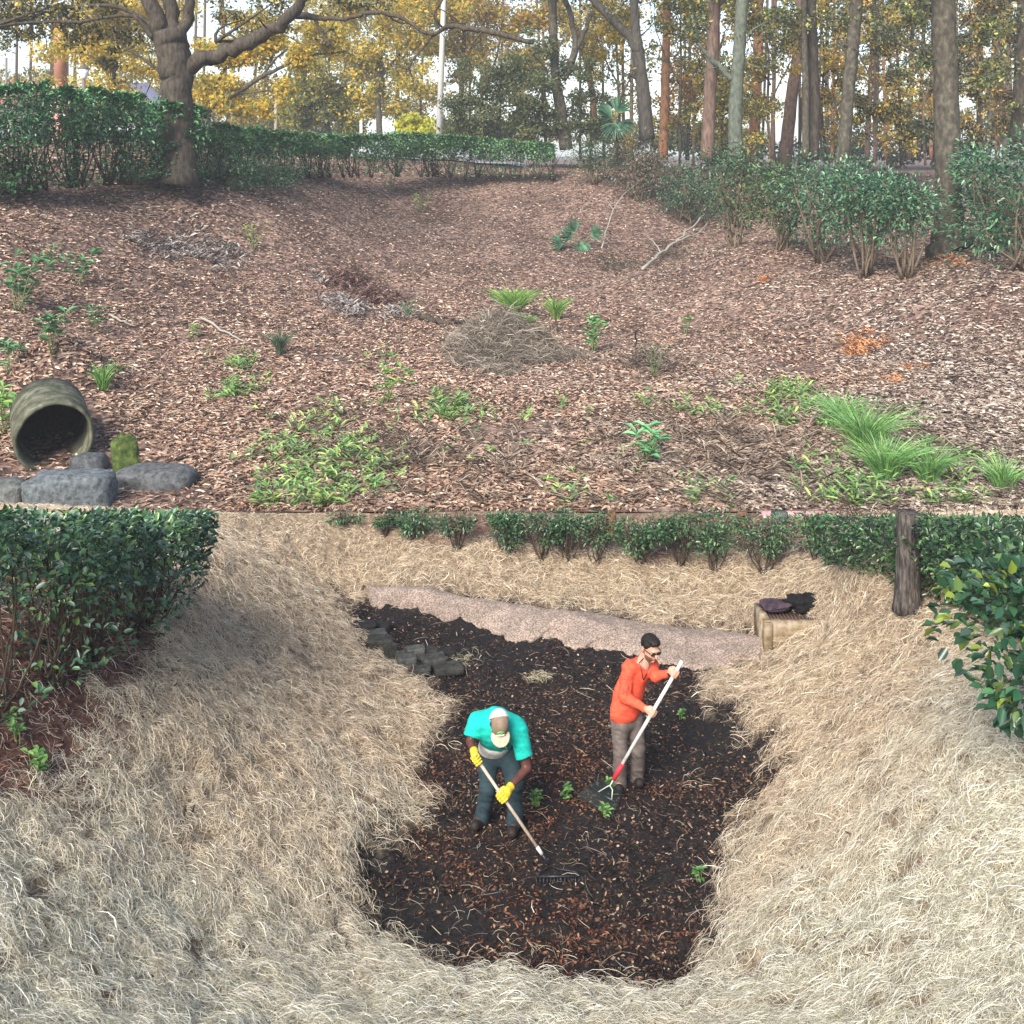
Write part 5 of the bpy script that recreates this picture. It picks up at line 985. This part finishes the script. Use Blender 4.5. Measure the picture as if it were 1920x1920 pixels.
part('shirt', [('cap', O(1172, 1330, 0), O(1178, 1300, 0), .200, .195, {'flat': (fw, .66), 'cut': [(O(1172, 1348, 0), (-.02, 0, -1))]}), ('cap', O(1178, 1300, 0), O(1190, 1268, 0), .195, .185, {'flat': (fw, .66), 'cut': [(O(1172, 1348, 0), (-.02, 0, -1))]}),
    ('cap', shR+np.array((.02, 0, -.0)), shL, .086, .084, {'k': .06}), ('cap', O(1205, 1242, 0), O(1196, 1262, 0), .088, .135, {'k': .05, 'cut': [(O(1207, 1236, 0), (.12, .1, 1))]}), ('cap', shR, elR, .078, .068, {'k': .03}), ('cap', elR, wrR, .066, .042, {'k': .03, 'cut': [(wrR+unit(wrR-elR)*.005, wrR-elR)]}),
    ('cap', shL, elL, .078, .064, {'k': .03}), ('cap', elL, wrL, .062, .042, {'k': .02, 'cut': [(wrL+unit(wrL-elL)*.005, wrL-elL)]})], M['orange'], man, .008, .03, fold(.02))
tr_ = [('cap', hp+np.array((.02, 0, 0)), hp2+np.array((-.02, 0, 0)), .115, .115, {'k': .03, 'cut': [(O(1176, 1335, 0), (0, 0, 1))]}), ('cap', hp, knR, .108, .086), ('cap', knR, anR+np.array((0, 0, -.09)), .086, .086, {'cut': [(anR+np.array((0, 0, -.12)), (0, 0, -1))]}), ('cap', hp2, knL, .108, .086), ('cap', knL, anL+np.array((0, 0, -.09)), .086, .084, {'cut': [(anL+np.array((0, 0, -.12)), (0, 0, -1))]})]
part('trousers', tr_, M['grey'], man, .008, .022, fold(.022, .8))
for an, to in ((anR, toeR), (anL, toeL)): part('boot', [('cap', an+np.array((0, 0, 0)), an+np.array((0, 0, -.07)), .064, .060), ('cap', an+np.array((0, -.01, -.075)), to+np.array((0, 0, -.01)), .054, .052)], M['boot'], man, .007, .02)
cutf = [(H(0, .060, .078), B[1]*1-B[2]*.55), (H(0, 0, .004), -B[2]*1-B[1]*-.40)]
part('hair', [('ell', H(0, -.013, .033), (.084*1.17, .103*1.17, .097*1.17), B, {'cut': cutf}), ('ell', H(0, .045, .098), (.055*1.17, .045*1.17, .032*1.17), B, {'k': .03})], M['hair'], man, .006, .01, lambda X, Y, Z: .012*(fbm(X*60, Y*70+Z*70, 5, 2)-.5))
part('beard', [('ell', H(0, .030, -.060), (.0625*1.17, .0665*1.17, .066*1.17), B, {'cut': [(H(0, .055, -.040), B[2]+B[1]*.25)]})], cloth('stubble', (.16, .085, .06)), man, .006, .01)
sg = empty('x', (0, 0, 0), None, None); bpy.data.objects.remove(sg)
part('sunglasses', [('ell', H(.034, .098, .006), (.036, .009, .023), B, {'k': .004}), ('ell', H(-.034, .098, .006), (.036, .009, .023), B, {'k': .004}), ('cap', H(-.012, .106, .012), H(.012, .106, .012), .005, .005, {'k': .003}),
    ('cap', H(.066, .088, .014), H(.084, .0, .004), .006, .005, {'k': .003}), ('cap', H(-.066, .088, .014), H(-.084, .0, .004), .006, .005, {'k': .003})], M['black'], man, .004, .004)
mb = MB(); q = [H(-.08, -.02, -.03), O(1198, 1243, -.14), O(1203, 1258, -.20), O(1206, 1274, -.20)]; mb.tube(q, .006, 6); q = [H(.07, .0, -.03), O(1218, 1246, -.13), O(1214, 1260, -.19), O(1207, 1275, -.20)]; mb.tube(q, .006, 6); mb.build('lanyard', M['black'], man)
wd_ = unit(wrL-elL); w0_ = wrL-wd_*-.012; MB().tube([w0_-wd_*.02, w0_, w0_+wd_*.02], .036, 14).build('wristwatch', M['black'], man, smooth=True)
# faded dark letters down the sleeve
mb = MB(); arm = unit(elR-shR); nrm = np.array((-.25, -.97, 0)); sdv = unit(np.cross(arm, nrm))
for k, strokes in enumerate([[(0, 0, 0, 1), (1, 0, 1, 1), (0, .5, 1, .5)], [(0, 0, 0, 1), (1, 0, 1, 1), (0, 0, 1, 0)], [(0, 0, 0, 1), (0, .5, 1, 1), (0, .5, 1, 0)]]):
    for (a0, b0_, a1, b1) in strokes:
        q = lambda a_, b_: shR+arm*(.09+k*.06+a_*.040)+sdv*((b_-.5)*.065)+unit(nrm)*.0765+np.array((0, 0, 0)); mb.tube([q(a0, b0_), (q(a0, b0_)+q(a1, b1))/2, q(a1, b1)], .0042, 4, (.30, .07, .05))
mb.build('sleeve_lettering', M['paint'], man)
# ---- leaf rake
rk = empty('leaf_rake', pb, 'white handled leaf rake with red collar held by the man in orange', 'rake')
ph_ = pt+(pb-pt)*.865; rod('handle', pt, ph_, .020, M['white'], rk); rod('collar', ph_, pb, .026, bumpmat('red_grip', (.55, .02, .04), (.7, .04, .06), 20, .5, .1, .002), rk, r1=.022)
e1, e2 = G(1104, 1488)+np.array((0, 0, .07)), G(1158, 1518)+np.array((0, 0, .07)); w1, w2 = e1*.68+e2*.32, e1*.2+e2*.8
mb = MB(); md = (pb+w1)/2+np.array((.03, 0, .0)); mb.tube([pb, pb+(pb-pt)*.05, md, w1], .007, 6, (.55, .62, .55)); mb.tube([pb, pb+(pb-pt)*.05, (pb+w2)/2, w2], .007, 6, (.55, .62, .55)); mb.build('brace_wires', M['paint'], rk)
rod('head_bar', e1, e2, .009, M['black'], rk); mb = MB(); ev = unit(e2-e1); bk = unit(np.cross(ev, (0, 0, 1.))); bk = bk if bk[1] < 0 else -bk
for k in range(26):
    s_ = k/25; p0 = e1+(e2-e1)*s_; fanv = unit(bk*-1*-.9+ev*(s_-.5)*.5); mb.tube([p0-fanv*.14+np.array((0, 0, .06)), p0, p0+fanv*.13-np.array((0, 0, .03)), p0+fanv*.16-np.array((0, 0, .075))], .0032, 4, (.03, .05, .05))
mb.build('tines', M['paint'], rk)
# ---- man in teal
ft = G(932, 1553); dT = ft[1]
def T(u, v, dd=0): return P(u, v, dT+dd)
rb = G(1030, 1634)+np.array((0, 0, .06)); rt = T(888, 1414, -.42)
gA = lambda s: rt+(rb-rt)*s
h1 = gA(.045); h2 = gA(.385)
man2 = empty('person', ft, 'man in teal t-shirt, dark jeans, yellow gloves and tan cap bending over a garden rake', 'person')
pel, che = T(930, 1404, .18), T(930, 1368, -.08); s1, s2 = T(893, 1352, -.10), T(972, 1368, -.12)
e_1, e_2 = T(882, 1390, -.16), T(988, 1440, -.22); w_1 = h1-unit(h1-e_1)*.10; w_2 = h2-unit(h2-e_2)*.11
q1, q2 = T(915, 1418, .17), T(954, 1418, .15); k1, k2 = T(915, 1476, .0), T(965, 1472, -.06); a1, a2 = T(903, 1527, .08), T(966, 1536, -.05)
t1, t2 = T(890, 1549, -.08), P(960, 1572, G(960, 1580)[1])+np.array((0, 0, .06))
hf = (.10, -.62, -.78); hc2 = T(936, 1358, -.34); hp2_, H2, B2 = head(hc2, hf, (.08, -.75, .66), 1.14)
bt = [('cap', pel, che, .14, .165, {'flat': ((0, -.7, -.7), .72)}), ('cap', che, H2(0, -.05, -.07), .10, .058, {'k': .03}), ('cap', s1, e_1, .056, .046), ('cap', e_1, w_1, .047, .032), ('cap', s2, e_2, .060, .048), ('cap', e_2, w_2, .049, .033), ('cap', s1, s2, .06, .06),
      ('cap', q1, k1, .08, .056), ('cap', k1, a1, .054, .036), ('cap', q2, k2, .08, .056), ('cap', k2, a2, .054, .036), ('cap', a1, t1, .034, .03), ('cap', a2, t2, .034, .03)]+hp2_+grip(h1, rb-rt, w_1, .9)+grip(h2, rb-rt, w_2, .9)
part('body', bt, M['skind'], man2, .0065, .015)
ua1, ua2 = unit(e_1-s1), unit(e_2-s2)
part('shirt', [('cap', T(930, 1398, .14), T(930, 1372, -.04), .170, .195, {'flat': ((0, -.7, -.7), .74), 'cut': [(T(930, 1397, .14), (0, .62, -.78))]}), ('cap', T(905, 1358, -.08), T(962, 1366, -.09), .135, .140, {'k': .06}), ('cap', T(932, 1352, -.05), T(932, 1372, -.02), .15, .15, {'k': .06}),
    ('cap', s1, s1+ua1*.24, .092, .090, {'k': .04, 'cut': [(s1+ua1*.15, ua1)]}), ('cap', s2, s2+ua2*.36, .096, .098, {'k': .05, 'cut': [(s2+ua2*.27, ua2)]})], M['teal'], man2, .008, .03, fold(.019))
part('undershirt', [('cap', T(925, 1402, .13), T(927, 1396, .08), .165, .165, {'flat': ((0, -.7, -.7), .74), 'cut': [(T(925, 1407, .14), (-.05, .3, -.95))]})], M['white'], man2, .008, .02)
part('jeans', [('cap', q1, q2, .125, .125, {'k': .03, 'cut': [(T(930, 1396, .1), (0, 0, 1))]}), ('cap', q1, k1, .118, .095), ('cap', k1, a1+np.array((0, 0, -.06)), .092, .086, {'cut': [(a1+np.array((0, 0, -.085)), (0, 0, -1))]}), ('cap', q2, k2, .118, .095), ('cap', k2, a2+np.array((0, 0, -.06)), .092, .085, {'cut': [(a2+np.array((0, 0, -.085)), (0, 0, -1))]})], M['jean'], man2, .008, .02, fold(.024, .8))
for an, to in ((a1, t1), (a2, t2)): part('boot', [('cap', an, an+np.array((0, 0, -.06)), .066, .062), ('cap', an+np.array((0, -.01, -.075)), to, .056, .053)], M['boot'], man2, .007, .02)
for c_, w_ in ((h1, w_1), (h2, w_2)):
    part('glove', grip(c_, rb-rt, w_, 1.32)+[('cap', w_-unit(c_-w_)*.03, w_, .045, .040, {'k': .02, 'cut': [(w_-unit(c_-w_)*.045, w_-c_)]})], M['glove'], man2, .006, .01)
cp = part('cap', [('ell', H2(0, -.012, .040), (.096*1.14, .112*1.14, .108*1.14), B2, {'cut': [(H2(0, 0, .018), -B2[2]), (H2(0, -.035, 0), B2[1])]})], M['white'], man2, .006, .01)
part('front_panel', [('ell', H2(0, -.012, .040), (.098*1.14, .115*1.14, .110*1.14), B2, {'cut': [(H2(0, 0, .018), -B2[2]), (H2(0, -.037, 0), -B2[1]), (H2(.075, 0, 0), B2[0]), (H2(-.075, 0, 0), -B2[0])]})], M['capb'], cp, .006, .01)
part('brim', [('ell', H2(0, .10, .026), (.088*1.14, .098*1.14, .013), B2, {'cut': [(H2(0, .07, 0), -B2[1])]})], M['capt'], cp, .006, .01)
on = lambda x, z, o=0: H2(x, -.012+.117*math.sqrt(max(0, 1-(x/.1)**2-((z-.04)/.113)**2))+o, z)
def patch(nm, pts, r, col): MB().tube(pts, r, 6, col).build(nm, M['paint'], cp)
an_ = np.linspace(0, math.pi, 9); patch('emblem_arc', [on(.032*math.cos(a), .075+.030*math.sin(a)) for a in an_], .008, (.12, .38, .08)); patch('emblem_leaf', [on(-.016+.008*i, .083+.006*(i % 2)) for i in range(5)], .007, (.18, .45, .1)); patch('emblem_band', [on(-.036+.009*i, .066, .001) for i in range(9)], .010, (.75, .77, .78))
rod('lollipop_stick', H2(.012, .10, -.055), H2(.012, .10, -.055)+np.array((.085, -.02, -.10)), .004, M['white'], man2, 6)
# ---- garden rake
rk = empty('garden_rake', rb, 'bow rake with pale wooden handle and dark steel head pulled by the bent man', 'rake')
fe = gA(.90); rod('handle', rt, fe, .0165, M['ash'], rk); rod('ferrule', gA(.84), gA(.905), .019, M['white'], rk); rod('socket', gA(.905), rb, .016, M['metal'], rk, r1=.011)
r0, r1 = G(1006, 1652)+np.array((0, 0, .035)), G(1092, 1650)+np.array((0, 0, .035)); mid = (r0+r1)/2; mb = MB()
for e_ in (r0, r1): mb.tube([rb, rb*.72+e_*.28+np.array((0, 0, -.01)), rb*.25+e_*.75+np.array((0, -.0, .02)), e_], .007, 6)
mb.build('bow', M['metal'], rk); rod('head_bar', r0, r1, .012, M['metal'], rk)
for k in range(14):
    p0 = r0+(r1-r0)*(k/13); MB().tube([p0, p0+np.array((0, -.035, -.012)), p0+np.array((0, -.05, -.06))], [.0075, .007, .004], 6).build('tine', M['metal'], rk)
# ---------------------------------------------------------------- morning haze
mb = MB().box((0, 480, 8), (950, 560, 22)); hm, t_, b_, o_ = newmat('haze_air'); t_.nodes.remove(b_)
pv = N(t_, 'ShaderNodeVolumePrincipled', Density=.0009); pv.inputs['Color'].default_value = (.86, .92, 1, 1); t_.links.new(pv.outputs[0], o_.inputs['Volume'])
setp(mb.build('haze', hm), 'thin pale morning haze over the basin and the wood', 'haze', kind='stuff')
